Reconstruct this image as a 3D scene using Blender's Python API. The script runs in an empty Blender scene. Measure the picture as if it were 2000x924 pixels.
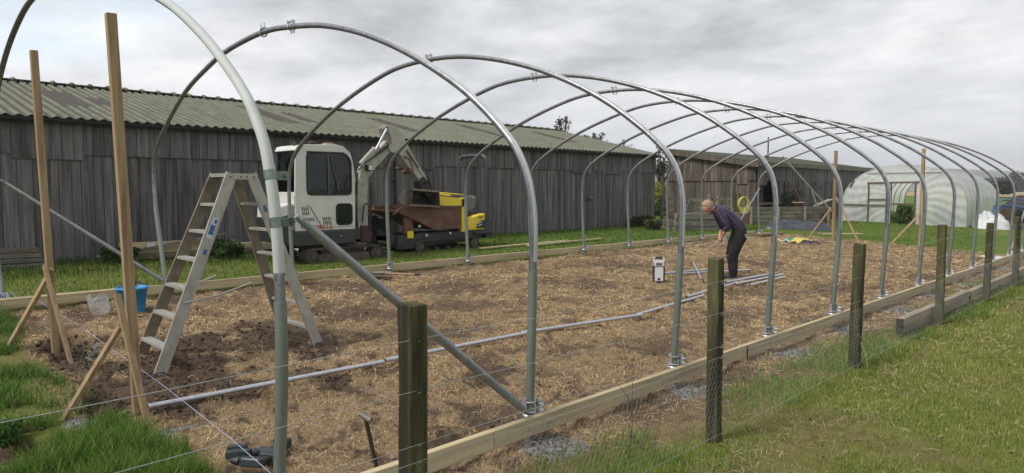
import bpy, math, random
import numpy as np
from mathutils import Vector, Matrix
random.seed(7)
RNG = np.random.default_rng(11)
R = math.radians
scene = bpy.context.scene
COL = scene.collection

# ------------------------------------------------------------------ camera, world, sun, exposure
EYE = 1.75
cam_d = bpy.data.cameras.new("camera"); cam = bpy.data.objects.new("camera", cam_d); COL.objects.link(cam)
cam_d.sensor_width = 36; cam_d.lens = 24.3; cam_d.clip_start = .05; cam_d.clip_end = 6000
cam.location = (0, 0, EYE); cam.rotation_euler = (R(90 - 3.899), 0, R(44.98))
scene.camera = cam
scene.render.resolution_x = 1024; scene.render.resolution_y = 473

SUN_EL, SUN_AZ = 48, 195          # azimuth clockwise from +Y
w = bpy.data.worlds.new("World"); scene.world = w; w.use_nodes = True
nt = w.node_tree; nt.nodes.clear()
def N(nt, t, **k):
    n = nt.nodes.new(t)
    for a, v in k.items():
        if a.startswith('i_'):
            n.inputs[a[2:].replace('_', ' ')].default_value = v
        else: setattr(n, a, v)
    return n
def ramp(nt, stops, interp='LINEAR'):
    n = nt.nodes.new('ShaderNodeValToRGB'); cr = n.color_ramp; cr.interpolation = interp
    while len(cr.elements) < len(stops): cr.elements.new(.5)
    for e, (p, c) in zip(cr.elements, stops):
        e.position = p; e.color = (c, c, c, 1) if isinstance(c, (int, float)) else (*c, 1)
    return n
sky = N(nt, 'ShaderNodeTexSky', sky_type='NISHITA', sun_disc=False, sun_elevation=R(SUN_EL), sun_rotation=R(SUN_AZ))
out = N(nt, 'ShaderNodeOutputWorld'); bg = N(nt, 'ShaderNodeBackground'); bg.inputs['Strength'].default_value = .1
tc = N(nt, 'ShaderNodeTexCoord'); sep = N(nt, 'ShaderNodeSeparateXYZ'); L = nt.links.new
L(tc.outputs['Generated'], sep.inputs[0])
zc = N(nt, 'ShaderNodeMath', operation='MAXIMUM'); zc.inputs[1].default_value = 0; L(sep.outputs[2], zc.inputs[0])
za = N(nt, 'ShaderNodeMath', operation='ADD'); za.inputs[1].default_value = .16; L(zc.outputs[0], za.inputs[0])
dx = N(nt, 'ShaderNodeMath', operation='DIVIDE'); L(sep.outputs[0], dx.inputs[0]); L(za.outputs[0], dx.inputs[1])
dy = N(nt, 'ShaderNodeMath', operation='DIVIDE'); L(sep.outputs[1], dy.inputs[0]); L(za.outputs[0], dy.inputs[1])
cmb = N(nt, 'ShaderNodeCombineXYZ'); L(dx.outputs[0], cmb.inputs[0]); L(dy.outputs[0], cmb.inputs[1])
cmb.inputs[2].default_value = 3.7
def wnoise(scale, detail, rough, dist=0.0, stretch=None, off=(0, 0, 0)):
    mp = N(nt, 'ShaderNodeMapping'); L(cmb.outputs[0], mp.inputs[0]); mp.inputs['Location'].default_value = off
    mp.inputs['Rotation'].default_value = (0, 0, R(45))
    if stretch: mp.inputs['Scale'].default_value = stretch
    n = N(nt, 'ShaderNodeTexNoise'); n.inputs['Scale'].default_value = scale; n.inputs['Detail'].default_value = detail
    n.inputs['Roughness'].default_value = rough; n.inputs['Distortion'].default_value = dist
    L(mp.outputs[0], n.inputs[0]); return n
n1 = wnoise(.72, 8, .56, .3, (1, 1.2, 1), (1.3, .4, 0))
n2 = wnoise(2.6, 10, .6, .25, (1, 1.3, 1), (4.2, 2.2, 0))
n3 = wnoise(.33, 5, .5, .3, None, (7.7, 3.1, 0))
# cloud greys (times the background strength)
r1 = ramp(nt, [(.37, (3.0, 3.1, 3.3)), (.44, (4.4, 4.52, 4.74)), (.51, (5.7, 5.8, 5.95)), (.60, (6.7, 6.74, 6.78))])
L(n1.outputs[0], r1.inputs[0])
r2 = ramp(nt, [(.36, .84), (.5, .99), (.64, 1.13)]); L(n2.outputs[0], r2.inputs[0])
mul = N(nt, 'ShaderNodeMix', data_type='RGBA', blend_type='MULTIPLY'); mul.inputs[0].default_value = 1
L(r1.outputs[0], mul.inputs[6]); L(r2.outputs[0], mul.inputs[7])
# thin gaps where the blue shows
r3 = ramp(nt, [(.50, 0.0), (.64, .7)]); L(n3.outputs[0], r3.inputs[0])
gap = N(nt, 'ShaderNodeMix', data_type='RGBA'); L(r3.outputs[0], gap.inputs[0]); L(mul.outputs[2], gap.inputs[6])
skm = N(nt, 'ShaderNodeMix', data_type='RGBA', blend_type='ADD'); skm.inputs[0].default_value = 1
skm.inputs[7].default_value = (3.0, 3.8, 4.5, 1)
L(sky.outputs[0], skm.inputs[6]); L(skm.outputs[2], gap.inputs[7])
# pale veil towards the horizon
rv = ramp(nt, [(0.0, .8), (.18, .25), (.4, 0.0)]); L(zc.outputs[0], rv.inputs[0])
veil = N(nt, 'ShaderNodeMix', data_type='RGBA'); L(rv.outputs[0], veil.inputs[0]); L(gap.outputs[2], veil.inputs[6])
veil.inputs[7].default_value = (5.7, 5.9, 6.2, 1)
L(veil.outputs[2], bg.inputs['Color']); L(bg.outputs[0], out.inputs['Surface'])

sd = bpy.data.lights.new("sun", 'SUN'); sd.energy = 1.9; sd.angle = R(14); sd.color = (1, .96, .9)
sun = bpy.data.objects.new("sun", sd); COL.objects.link(sun)
az = R(SUN_AZ); el = R(SUN_EL)
sdir = Vector((math.sin(az) * math.cos(el), math.cos(az) * math.cos(el), math.sin(el)))
sun.rotation_euler = sdir.to_track_quat('Z', 'Y').to_euler()
vs = scene.view_settings; vs.view_transform = 'Standard'; vs.look = 'None'; vs.exposure = 0.62; vs.gamma = 1; vs.use_curve_mapping = False

# ------------------------------------------------------------------ helpers
def tag(o, label=None, cat=None, group=None, kind=None):
    if label: o['label'] = label
    if cat: o['category'] = cat
    if group: o['group'] = group
    if kind: o['kind'] = kind
    return o
ORG = {}
def thing(name, label, cat, loc=(0, 0, 0), group=None):
    o = bpy.data.objects.new(name, None); COL.objects.link(o); o.location = loc; o.empty_display_size = .2
    ORG[o] = Vector(loc); return tag(o, label, cat, group)
def org(o):
    v = Vector((0, 0, 0))
    while o is not None: v += Vector(o.location); o = o.parent
    return v
def copy_tree(o, loc=None, rz=None, parent=None, label=None):
    c = o.copy(); COL.objects.link(c)
    if parent: c.parent = parent
    if loc is not None: c.location = loc
    if rz is not None: c.rotation_euler = (0, 0, rz)
    if label: c['label'] = label
    for ch in list(o.children): copy_tree(ch, parent=c)
    return c
def catmull(P, n=6):
    P = [np.array(p, float) for p in P]; Q = [2 * P[0] - P[1]] + P + [2 * P[-1] - P[-2]]; out = []
    for i in range(1, len(Q) - 2):
        a, b, c, d = Q[i - 1:i + 3]
        for k in range(n):
            t = k / n
            out.append(.5 * ((2 * b) + (-a + c) * t + (2 * a - 5 * b + 4 * c - d) * t * t + (-a + 3 * b - 3 * c + d) * t ** 3))
    out.append(P[-1]); return out
class MB:
    """collects shapes in world coordinates; build() links them as one mesh object"""
    def __init__(s): s.v = []; s.f = []; s.r = []; s.sm = []
    def add(s, V, Fc, smooth=False, rnd=None):
        o = len(s.v); s.v += [tuple(map(float, p)) for p in V]; s.f += [tuple(i + o for i in f) for f in Fc]
        s.sm += [smooth] * len(Fc); r = random.random() if rnd is None else rnd; s.r += [r] * len(V)
    def beam(s, p0, p1, w, h, up=(0, 0, 1), w1=None, h1=None, rnd=None):
        p0 = Vector(p0); p1 = Vector(p1); d = (p1 - p0).normalized(); u = Vector(up)
        if abs(d.dot(u)) > .98: u = Vector((0, 1, 0)) if abs(d.y) < .9 else Vector((1, 0, 0))
        sd = d.cross(u).normalized(); u = sd.cross(d)
        w1 = w if w1 is None else w1; h1 = h if h1 is None else h1; V = []
        for p, a, b in ((p0, w, h), (p1, w1, h1)):
            for i, j in ((-1, -1), (1, -1), (1, 1), (-1, 1)): V.append(p + sd * (i * a / 2) + u * (j * b / 2))
        s.add(V, [(3, 2, 1, 0), (4, 5, 6, 7), (0, 1, 5, 4), (1, 2, 6, 5), (2, 3, 7, 6), (3, 0, 4, 7)], rnd=rnd)
    def box(s, x0, x1, y0, y1, z0, z1, rnd=None):
        V = [(x, y, z) for z in (z0, z1) for x, y in ((x0, y0), (x1, y0), (x1, y1), (x0, y1))]
        s.add(V, [(3, 2, 1, 0), (4, 5, 6, 7), (0, 1, 5, 4), (1, 2, 6, 5), (2, 3, 7, 6), (3, 0, 4, 7)], rnd=rnd)
    def tube(s, P, r, n=10, cap=True, smooth=True, rnd=None):
        P = [Vector(p) for p in P]; m = len(P); rr = r if hasattr(r, '__len__') else [r] * m
        V = []; d = (P[1] - P[0]).normalized(); a = d.orthogonal().normalized()
        for i, p in enumerate(P):
            if i == 0: t = P[1] - P[0]
            elif i == m - 1: t = P[-1] - P[-2]
            else: t = (P[i + 1] - P[i]).normalized() + (P[i] - P[i - 1]).normalized()
            t.normalize(); a = (a - t * a.dot(t)).normalized(); b = t.cross(a)
            for k in range(n):
                an = 2 * math.pi * k / n; V.append(p + (a * math.cos(an) + b * math.sin(an)) * rr[i])
        Fc = [(i * n + k, i * n + (k + 1) % n, (i + 1) * n + (k + 1) % n, (i + 1) * n + k) for i in range(m - 1) for k in range(n)]
        s.add(V, Fc, smooth, rnd)
        if cap:
            s.add(V[:n], [tuple(reversed(range(n)))], False, rnd); s.add(V[-n:], [tuple(range(n))], False, rnd)
    def cyl(s, p0, p1, r, n=16, r1=None, rnd=None): s.tube([p0, p1], [r, r if r1 is None else r1], n, rnd=rnd)
    def prism(s, poly, ax, a0, a1, rnd=None):
        """poly: 2D list; ax: 0 extrude along x (poly=y,z); 1 along y (poly=x,z); 2 along z (poly=x,y)"""
        def P(q, a): return (a, q[0], q[1]) if ax == 0 else ((q[0], a, q[1]) if ax == 1 else (q[0], q[1], a))
        n = len(poly); V = [P(q, a0) for q in poly] + [P(q, a1) for q in poly]
        s.add(V, [tuple(reversed(range(n))), tuple(range(n, 2 * n))] + [(k, (k + 1) % n, n + (k + 1) % n, n + k) for k in range(n)], rnd=rnd)
    def lathe(s, prof, c, n=20, rnd=None, smooth=True):
        V = [(c[0] + r * math.cos(2 * math.pi * k / n), c[1] + r * math.sin(2 * math.pi * k / n), c[2] + z) for r, z in prof for k in range(n)]
        m = len(prof)
        s.add(V, [(i * n + k, i * n + (k + 1) % n, (i + 1) * n + (k + 1) % n, (i + 1) * n + k) for i in range(m - 1) for k in range(n)], smooth, rnd)
    def ball(s, c, r, n=10, sq=(1, 1, 1), rnd=None):
        pr = [(max(1e-4, math.sin(math.pi * i / n)), -math.cos(math.pi * i / n)) for i in range(n + 1)]
        V = [(c[0] + r * sq[0] * a * math.cos(2 * math.pi * k / (2 * n)), c[1] + r * sq[1] * a * math.sin(2 * math.pi * k / (2 * n)), c[2] + r * sq[2] * z) for a, z in pr for k in range(2 * n)]
        q = 2 * n
        s.add(V, [(i * q + k, i * q + (k + 1) % q, (i + 1) * q + (k + 1) % q, (i + 1) * q + k) for i in range(n) for k in range(q)], True, rnd)
    def build(s, name, m, parent=None, bev=0, label=None, loc=None, seg=1):
        o0 = org(parent) if parent is not None else (Vector(loc) if loc is not None else Vector((0, 0, 0)))
        me = bpy.data.meshes.new(name)
        me.from_pydata([(a - o0.x, b - o0.y, c - o0.z) for a, b, c in s.v], [], s.f)
        me.polygons.foreach_set('use_smooth', s.sm)
        at = me.attributes.new('rnd', 'FLOAT', 'POINT'); at.data.foreach_set('value', s.r)
        me.materials.append(m); me.update()
        o = bpy.data.objects.new(name, me); COL.objects.link(o)
        if parent is not None: o.parent = parent
        elif loc is not None: o.location = loc
        if bev:
            b = o.modifiers.new('bevel', 'BEVEL'); b.width = bev; b.segments = seg; b.limit_method = 'ANGLE'; b.angle_limit = R(40)
        if label: o['label'] = label
        return o
def fastmesh(name, V, F4, F3, m, attrs=None, smooth=False):
    me = bpy.data.meshes.new(name); me.vertices.add(len(V)); me.vertices.foreach_set('co', np.asarray(V, np.float32).ravel())
    n4 = 0 if F4 is None else len(F4); n3 = 0 if F3 is None else len(F3)
    idx = np.concatenate([a.ravel() for a in (F4, F3) if a is not None and len(a)]).astype(np.int32)
    tot = np.concatenate([np.full(n4, 4, np.int32), np.full(n3, 3, np.int32)])
    st = np.concatenate([[0], np.cumsum(tot)[:-1]]).astype(np.int32)
    me.loops.add(len(idx)); me.loops.foreach_set('vertex_index', idx)
    me.polygons.add(n4 + n3); me.polygons.foreach_set('loop_start', st); me.polygons.foreach_set('loop_total', tot)
    if smooth: me.polygons.foreach_set('use_smooth', np.ones(n4 + n3, bool))
    for k, a in (attrs or {}).items():
        a = np.asarray(a, np.float32)
        if a.ndim == 1: at = me.attributes.new(k, 'FLOAT', 'POINT'); at.data.foreach_set('value', a)
        else:
            at = me.attributes.new(k, 'FLOAT_COLOR', 'POINT'); at.data.foreach_set('color', np.c_[a, np.ones(len(a))].astype(np.float32).ravel())
    me.materials.append(m); me.update(calc_edges=True); me.validate()
    o = bpy.data.objects.new(name, me); COL.objects.link(o); return o

# ------------------------------------------------------------------ materials
def mat(name, c1, c2=None, rough=.6, metal=0.0, scale=6.0, stretch=(1, 1, 1), detail=6, bump=0.0, bscale=None, c3=None, c3amt=.35, c3scale=1.5,
        spec=.5, rnd=0.0, lo=.35, hi=.65, alpha=1.0, coat=0.0, rvar=0.0):
    m = bpy.data.materials.new(name); m.use_nodes = True; nt = m.node_tree; b = nt.nodes['Principled BSDF']; L = nt.links.new
    b.inputs['Roughness'].default_value = rough; b.inputs['Metallic'].default_value = metal; b.inputs['Specular IOR Level'].default_value = spec
    b.inputs['Coat Weight'].default_value = coat
    c2 = c2 or tuple(x * .8 for x in c1)
    tc = N(nt, 'ShaderNodeTexCoord'); mp = N(nt, 'ShaderNodeMapping'); mp.inputs['Scale'].default_value = stretch; L(tc.outputs['Object'], mp.inputs[0])
    at = N(nt, 'ShaderNodeAttribute', attribute_name='rnd')
    if rnd:
        ad = N(nt, 'ShaderNodeVectorMath', operation='ADD'); sc = N(nt, 'ShaderNodeMath', operation='MULTIPLY'); sc.inputs[1].default_value = 37.0
        L(at.outputs['Fac'], sc.inputs[0]); L(mp.outputs[0], ad.inputs[0]); L(sc.outputs[0], ad.inputs[1]); vec = ad.outputs[0]
    else: vec = mp.outputs[0]
    n = N(nt, 'ShaderNodeTexNoise'); n.inputs['Scale'].default_value = scale; n.inputs['Detail'].default_value = detail; n.inputs['Roughness'].default_value = .62; L(vec, n.inputs[0])
    rp = ramp(nt, [(lo, c1), (hi, c2)]); L(n.outputs[0], rp.inputs[0]); col = rp.outputs[0]
    if c3:
        n2 = N(nt, 'ShaderNodeTexNoise'); n2.inputs['Scale'].default_value = c3scale; n2.inputs['Detail'].default_value = 7; n2.inputs['Roughness'].default_value = .65; L(vec, n2.inputs[0])
        r2 = ramp(nt, [(1 - c3amt - .12, 0.0), (1 - c3amt + .08, 1.0)]); L(n2.outputs[0], r2.inputs[0])
        mx = N(nt, 'ShaderNodeMix', data_type='RGBA'); L(r2.outputs[0], mx.inputs[0]); L(col, mx.inputs[6]); mx.inputs[7].default_value = (*c3, 1); col = mx.outputs[2]
    if rnd:
        h = N(nt, 'ShaderNodeMapRange'); h.inputs['To Min'].default_value = 1 - rnd; h.inputs['To Max'].default_value = 1 + rnd; L(at.outputs['Fac'], h.inputs[0])
        mv = N(nt, 'ShaderNodeVectorMath', operation='SCALE'); L(col, mv.inputs[0]); L(h.outputs[0], mv.inputs['Scale']); col = mv.outputs[0]
    L(col, b.inputs['Base Color'])
    if rvar:
        rr = N(nt, 'ShaderNodeMapRange'); rr.inputs['To Min'].default_value = max(0, rough - rvar); rr.inputs['To Max'].default_value = rough + rvar
        L(n.outputs[0], rr.inputs[0]); L(rr.outputs[0], b.inputs['Roughness'])
    if bump:
        nb = N(nt, 'ShaderNodeTexNoise'); nb.inputs['Scale'].default_value = bscale or scale * 3; nb.inputs['Detail'].default_value = 5; L(vec, nb.inputs[0])
        bp = N(nt, 'ShaderNodeBump'); bp.inputs['Strength'].default_value = bump; bp.inputs['Distance'].default_value = .01; L(nb.outputs[0], bp.inputs['Height']); L(bp.outputs[0], b.inputs['Normal'])
    return m
M = {}
M['old_board'] = mat('old_board', (.18, .170, .168), (.095, .089, .090), .85, scale=3, stretch=(5, 5, .35), c3=(.055, .050, .050), c3amt=.40, c3scale=1.6, bump=.5, bscale=22, rnd=.24, spec=.2)
M['brown_board'] = mat('brown_board', (.155, .128, .105), (.082, .066, .055), .85, scale=3, stretch=(5, 5, .35), c3=(.05, .038, .034), c3amt=.38, bump=.5, bscale=22, rnd=.28, spec=.2)
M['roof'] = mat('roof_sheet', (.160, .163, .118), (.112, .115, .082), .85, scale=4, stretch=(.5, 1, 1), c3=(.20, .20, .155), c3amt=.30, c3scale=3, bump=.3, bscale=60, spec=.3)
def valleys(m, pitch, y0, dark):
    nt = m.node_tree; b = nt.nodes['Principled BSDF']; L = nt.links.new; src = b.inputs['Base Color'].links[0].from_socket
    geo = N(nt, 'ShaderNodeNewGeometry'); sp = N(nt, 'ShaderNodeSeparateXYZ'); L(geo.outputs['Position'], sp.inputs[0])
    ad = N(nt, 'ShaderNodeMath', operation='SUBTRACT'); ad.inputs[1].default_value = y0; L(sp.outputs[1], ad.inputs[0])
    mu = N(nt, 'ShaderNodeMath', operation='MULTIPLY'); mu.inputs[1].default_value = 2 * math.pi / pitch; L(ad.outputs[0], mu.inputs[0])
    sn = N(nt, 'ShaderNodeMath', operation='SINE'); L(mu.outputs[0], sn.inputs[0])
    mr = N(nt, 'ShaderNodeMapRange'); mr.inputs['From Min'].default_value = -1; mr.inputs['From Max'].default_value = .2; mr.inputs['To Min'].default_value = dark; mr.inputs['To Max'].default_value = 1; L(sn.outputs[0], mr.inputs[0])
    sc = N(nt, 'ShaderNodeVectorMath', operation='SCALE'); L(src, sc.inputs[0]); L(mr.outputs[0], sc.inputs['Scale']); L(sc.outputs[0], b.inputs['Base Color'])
valleys(M['roof'], .19, -5.1, .38)      # shade of the corrugation troughs painted into the sheet colour
M['roof_green'] = mat('roof_felt', (.075, .085, .055), (.05, .058, .038), .9, scale=5, c3=(.11, .115, .08), c3amt=.35, spec=.2)
M['roof_patch'] = mat('roof_patch', (.082, .073, .066), (.052, .046, .044), .85, scale=8, c3=(.11, .112, .08), c3amt=.36, c3scale=4, spec=.2)
M['gutter'] = mat('gutter_black', (.03, .028, .03), (.018, .017, .018), .5, scale=5)
M['galv'] = mat('galvanised_steel', (.27, .28, .305), (.17, .175, .195), .38, .75, scale=14, stretch=(1, 1, .6), c3=(.38, .39, .42), c3amt=.36, c3scale=30, rvar=.12, bump=.06, bscale=60)
M['galv_leg'] = mat('galvanised_leg', (.225, .25, .225), (.17, .195, .175), .5, .5, scale=6, stretch=(1, 1, .3), c3=(.33, .36, .35), c3amt=.3, c3scale=20, rvar=.1)
M['galv_mid'] = mat('galvanised_brace', (.30, .315, .325), (.21, .225, .235), .42, .5, scale=14, stretch=(1, 1, .6), c3=(.38, .39, .4), c3amt=.3, c3scale=30, rvar=.1)
M['galv_bright'] = mat('bright_zinc', (.62, .63, .66), (.45, .46, .5), .35, .7, scale=30, rvar=.1)
M['tape'] = mat('foam_tape', (.47, .495, .48), (.40, .425, .40), .6, scale=10, stretch=(1, 1, .3), c3=(.48, .5, .44), c3amt=.3, c3scale=5)
M['band'] = mat('clamp_band', (.20, .24, .215), (.13, .16, .145), .4, .7, scale=12)
M['new_timber'] = mat('new_timber', (.50, .42, .27), (.40, .33, .20), .7, scale=3, stretch=(6, .5, 6), c3=(.24, .185, .105), c3amt=.34, c3scale=1.6, bump=.25, bscale=12, rnd=.12, spec=.25)
M['post_timber'] = mat('post_timber', (.36, .26, .15), (.26, .18, .10), .7, scale=4, stretch=(6, 6, .4), c3=(.17, .11, .06), c3amt=.38, c3scale=2.6, bump=.4, bscale=12, rnd=.18, spec=.25)
M['fence_post'] = mat('green_fence_post', (.125, .12, .05), (.055, .052, .028), .85, scale=5, stretch=(5, 5, .45), c3=(.026, .023, .016), c3amt=.46, c3scale=2.2, bump=.6, bscale=14, rnd=.2, spec=.2)
M['grey_timber'] = mat('grey_timber', (.22, .20, .165), (.13, .115, .09), .85, scale=4, stretch=(4, .4, 4), c3=(.07, .06, .05), c3amt=.35, bump=.4, rnd=.2, spec=.2)
M['beam_timber'] = mat('weathered_beam', (.30, .25, .17), (.2, .16, .11), .8, scale=4, stretch=(4, .4, 4), c3=(.09, .07, .05), c3amt=.35, bump=.4, rnd=.15)
M['end_grain'] = mat('dark_end_grain', (.05, .038, .03), (.03, .023, .02), .9, scale=20)
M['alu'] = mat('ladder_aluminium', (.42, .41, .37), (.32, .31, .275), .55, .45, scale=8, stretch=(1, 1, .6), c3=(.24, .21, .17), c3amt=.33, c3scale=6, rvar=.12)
M['alu_brown'] = mat('brown_aluminium', (.24, .20, .15), (.17, .14, .10), .7, .3, scale=8, c3=(.12, .09, .06), c3amt=.35, c3scale=5)  # darker, browner aluminium for the two far stiles
M['tread'] = mat('ladder_tread', (.44, .43, .40), (.35, .34, .31), .5, .35, scale=30, stretch=(1, 4, 1), c3=(.28, .24, .19), c3amt=.32, c3scale=9)
M['blue_sticker'] = mat('blue_sticker', (.03, .13, .30), (.02, .09, .22), .5, scale=40)
M['pale_sticker'] = mat('pale_sticker', (.60, .62, .68), (.4, .43, .52), .5, scale=60)
M['cab_white'] = mat('cab_white_paint', (.62, .62, .58), (.55, .55, .50), .42, scale=3, c3=(.30, .27, .21), c3amt=.26, c3scale=4, spec=.5, rvar=.08)
M['boom_white'] = mat('boom_paint', (.42, .41, .35), (.32, .31, .26), .5, scale=5, c3=(.20, .15, .10), c3amt=.34, c3scale=7)
M['dark_metal'] = mat('dark_metal', (.035, .035, .035), (.02, .02, .02), .6, scale=9, c3=(.07, .055, .045), c3amt=.35)
M['green_black'] = mat('dark_counterweight', (.036, .042, .038), (.025, .029, .026), .5, scale=5, c3=(.06, .06, .055), c3amt=.3)
M['rubber'] = mat('track_rubber', (.045, .042, .038), (.025, .023, .022), .9, scale=12, c3=(.085, .07, .055), c3amt=.4, bump=.3)
M['mud_metal'] = mat('muddy_frame', (.13, .10, .085), (.08, .06, .05), .85, scale=7, c3=(.05, .04, .035), c3amt=.4)
M['glass'] = mat('cab_glass', (.010, .016, .015), (.02, .028, .026), .10, scale=3, spec=.28)
M['seal'] = mat('black_rubber_seal', (.012, .012, .012), (.015, .015, .015), .6)
M['red_metal'] = mat('rusty_red_metal', (.13, .03, .022), (.07, .018, .015), .6, scale=9, c3=(.03, .02, .02), c3amt=.4)
M['red_ink'] = mat('red_lettering', (.45, .07, .05), (.38, .06, .045), .5)
M['black_ink'] = mat('black_lettering', (.015, .015, .015), (.015, .015, .015), .5)
M['chrome'] = mat('hydraulic_chrome', (.6, .62, .64), (.5, .52, .54), .35, .2)
M['rust'] = mat('rusty_skip_steel', (.16, .080, .052), (.11, .054, .038), .8, scale=4, c3=(.24, .15, .10), c3amt=.32, c3scale=3, bump=.2, bscale=30)
M['bucket_steel'] = mat('worn_bucket_steel', (.10, .078, .058), (.06, .046, .036), .6, .2, scale=5, c3=(.24, .2, .16), c3amt=.35, c3scale=4)
M['yellow'] = mat('dumper_yellow', (.78, .60, .045), (.68, .50, .035), .42, scale=4, c3=(.40, .29, .05), c3amt=.24, c3scale=5)
M['black_plastic'] = mat('black_plastic', (.03, .03, .033), (.02, .02, .022), .5, scale=9)
M['tube_black'] = mat('roll_bar_black', (.05, .054, .065), (.035, .038, .045), .35, scale=6)
M['grey_plastic'] = mat('grey_plastic', (.10, .10, .105), (.07, .07, .075), .5, scale=9)
M['pale_plastic'] = mat('pale_grey_plastic', (.62, .62, .62), (.54, .54, .55), .45, scale=9)
M['bucket_blue'] = mat('bucket_blue', (.04, .27, .55), (.035, .22, .47), .45, scale=5, spec=.4)
M['drill_teal'] = mat('drill_casing', (.028, .040, .045), (.018, .026, .03), .4, scale=9, c3=(.07, .075, .08), c3amt=.25)
M['iron'] = mat('old_iron_bar', (.055, .035, .027), (.032, .02, .017), .75, .2, scale=12)
M['iron_grey'] = mat('worn_iron', (.24, .22, .2), (.16, .14, .13), .6, .4, scale=12)
M['spade_steel'] = mat('spade_steel', (.30, .26, .22), (.21, .175, .14), .6, .4, scale=12)
M['ash'] = mat('ash_handle', (.34, .22, .13), (.25, .16, .09), .65, scale=8)
M['wire'] = mat('fence_wire', (.42, .43, .43), (.32, .33, .33), .45, .6, scale=20)
M['string'] = mat('blue_white_string', (.36, .38, .52), (.26, .29, .45), .8, scale=60)
M['hose'] = mat('yellow_hose', (.55, .50, .13), (.46, .42, .10), .5)
M['blue_pipe'] = mat('blue_water_pipe', (.05, .13, .27), (.04, .10, .2), .5)
M['black_sheet'] = mat('black_polythene', (.055, .06, .075), (.035, .04, .052), .35, scale=5, spec=.6)
M['white_sheet'] = mat('white_polythene', (.60, .61, .62), (.48, .49, .5), .4, scale=4, bump=.5, bscale=5)
M['bag_green'] = mat('green_bag', (.05, .26, .17), (.04, .2, .13), .5, scale=8)
M['bag_yellow'] = mat('yellow_bag_print', (.62, .50, .12), (.55, .44, .10), .5, scale=8)
M['soil'] = mat('dark_soil', (.105, .076, .057), (.055, .040, .031), .95, scale=14, bump=.8, bscale=40, spec=.1, rnd=.35)
M['leaf'] = mat('leaf_green', (.05, .085, .026), (.03, .055, .017), .6, scale=9, rnd=.35)
M['leaf_dark'] = mat('leaf_dark', (.05, .058, .034), (.033, .038, .023), .7, scale=9, rnd=.35)
M['leaf_yellow'] = mat('yellow_flower', (.36, .33, .04), (.2, .23, .03), .7, scale=9, rnd=.3)
M['bark'] = mat('bark', (.09, .075, .06), (.06, .05, .04), .9, scale=9, stretch=(3, 3, .5))
M['terracotta'] = mat('terracotta', (.36, .25, .17), (.28, .19, .13), .8)
M['skin'] = mat('skin', (.50, .27, .19), (.45, .23, .16), .5, scale=12)
M['hair'] = mat('fair_hair', (.38, .26, .15), (.24, .155, .085), .6, scale=30, stretch=(1, 1, .3))
M['trousers'] = mat('black_trousers', (.006, .006, .007), (.010, .010, .011), .9, scale=9, bump=.3, bscale=12)
M['shoe'] = mat('dark_shoe', (.025, .025, .028), (.04, .04, .045), .6, scale=9)
M['reflect'] = mat('reflective_strip', (.45, .45, .46), (.38, .38, .4), .5)
M['door_timber'] = mat('brown_door_frame', (.13, .10, .075), (.08, .06, .045), .85, scale=5)
def clear_glass():
    m = bpy.data.materials.new('cab_clear_glass'); m.use_nodes = True; nt = m.node_tree; nt.nodes.clear(); L = nt.links.new
    o = N(nt, 'ShaderNodeOutputMaterial'); t = N(nt, 'ShaderNodeBsdfTransparent'); t.inputs[0].default_value = (.50, .58, .56, 1); g = N(nt, 'ShaderNodeBsdfGlossy'); g.inputs['Roughness'].default_value = .04
    d = N(nt, 'ShaderNodeBsdfDiffuse'); d.inputs[0].default_value = (.25, .24, .21, 1); fr = N(nt, 'ShaderNodeFresnel'); fr.inputs[0].default_value = 1.5
    a = N(nt, 'ShaderNodeMixShader'); L(fr.outputs[0], a.inputs[0]); L(t.outputs[0], a.inputs[1]); L(g.outputs[0], a.inputs[2])
    tc = N(nt, 'ShaderNodeTexCoord'); n = N(nt, 'ShaderNodeTexNoise'); n.inputs['Scale'].default_value = 2.5; n.inputs['Detail'].default_value = 6; L(tc.outputs['Object'], n.inputs[0]); r = N(nt, 'ShaderNodeMapRange'); r.inputs['From Min'].default_value = .45; r.inputs['From Max'].default_value = .75; r.inputs['To Max'].default_value = .16; L(n.outputs[0], r.inputs[0])
    b = N(nt, 'ShaderNodeMixShader'); L(r.outputs[0], b.inputs[0]); L(a.outputs[0], b.inputs[1]); L(d.outputs[0], b.inputs[2]); L(b.outputs[0], o.inputs[0]); return m
M['clear_glass'] = clear_glass()
# plaid shirt
def plaid():
    m = mat('plaid_shirt', (.035, .022, .055), (.028, .016, .045), .85); nt = m.node_tree; b = nt.nodes['Principled BSDF']; L = nt.links.new
    tc = N(nt, 'ShaderNodeTexCoord')
    def band(rot, sc, th):
        mp = N(nt, 'ShaderNodeMapping'); mp.inputs['Rotation'].default_value = rot; L(tc.outputs['Object'], mp.inputs[0])
        wv = N(nt, 'ShaderNodeTexWave', wave_type='BANDS', bands_direction='X'); wv.inputs['Scale'].default_value = sc; L(mp.outputs[0], wv.inputs[0])
        r = ramp(nt, [(th, 0.0), (th + .1, 1.0)]); L(wv.outputs[0], r.inputs[0]); return r.outputs[0]
    a = band((0, R(45), R(0)), 4.6, .80); c = band((0, R(-40), R(40)), 4.6, .80)
    ad = N(nt, 'ShaderNodeMath', operation='ADD'); L(a, ad.inputs[0]); L(c, ad.inputs[1])
    rp = ramp(nt, [(0.0, (.026, .016, .042)), (.5, (.055, .038, .085)), (1.0, (.10, .08, .15))])
    hf = N(nt, 'ShaderNodeMath', operation='MULTIPLY'); hf.inputs[1].default_value = .5; L(ad.outputs[0], hf.inputs[0]); L(hf.outputs[0], rp.inputs[0])
    L(rp.outputs[0], b.inputs['Base Color']); return m
M['shirt'] = plaid()
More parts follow.
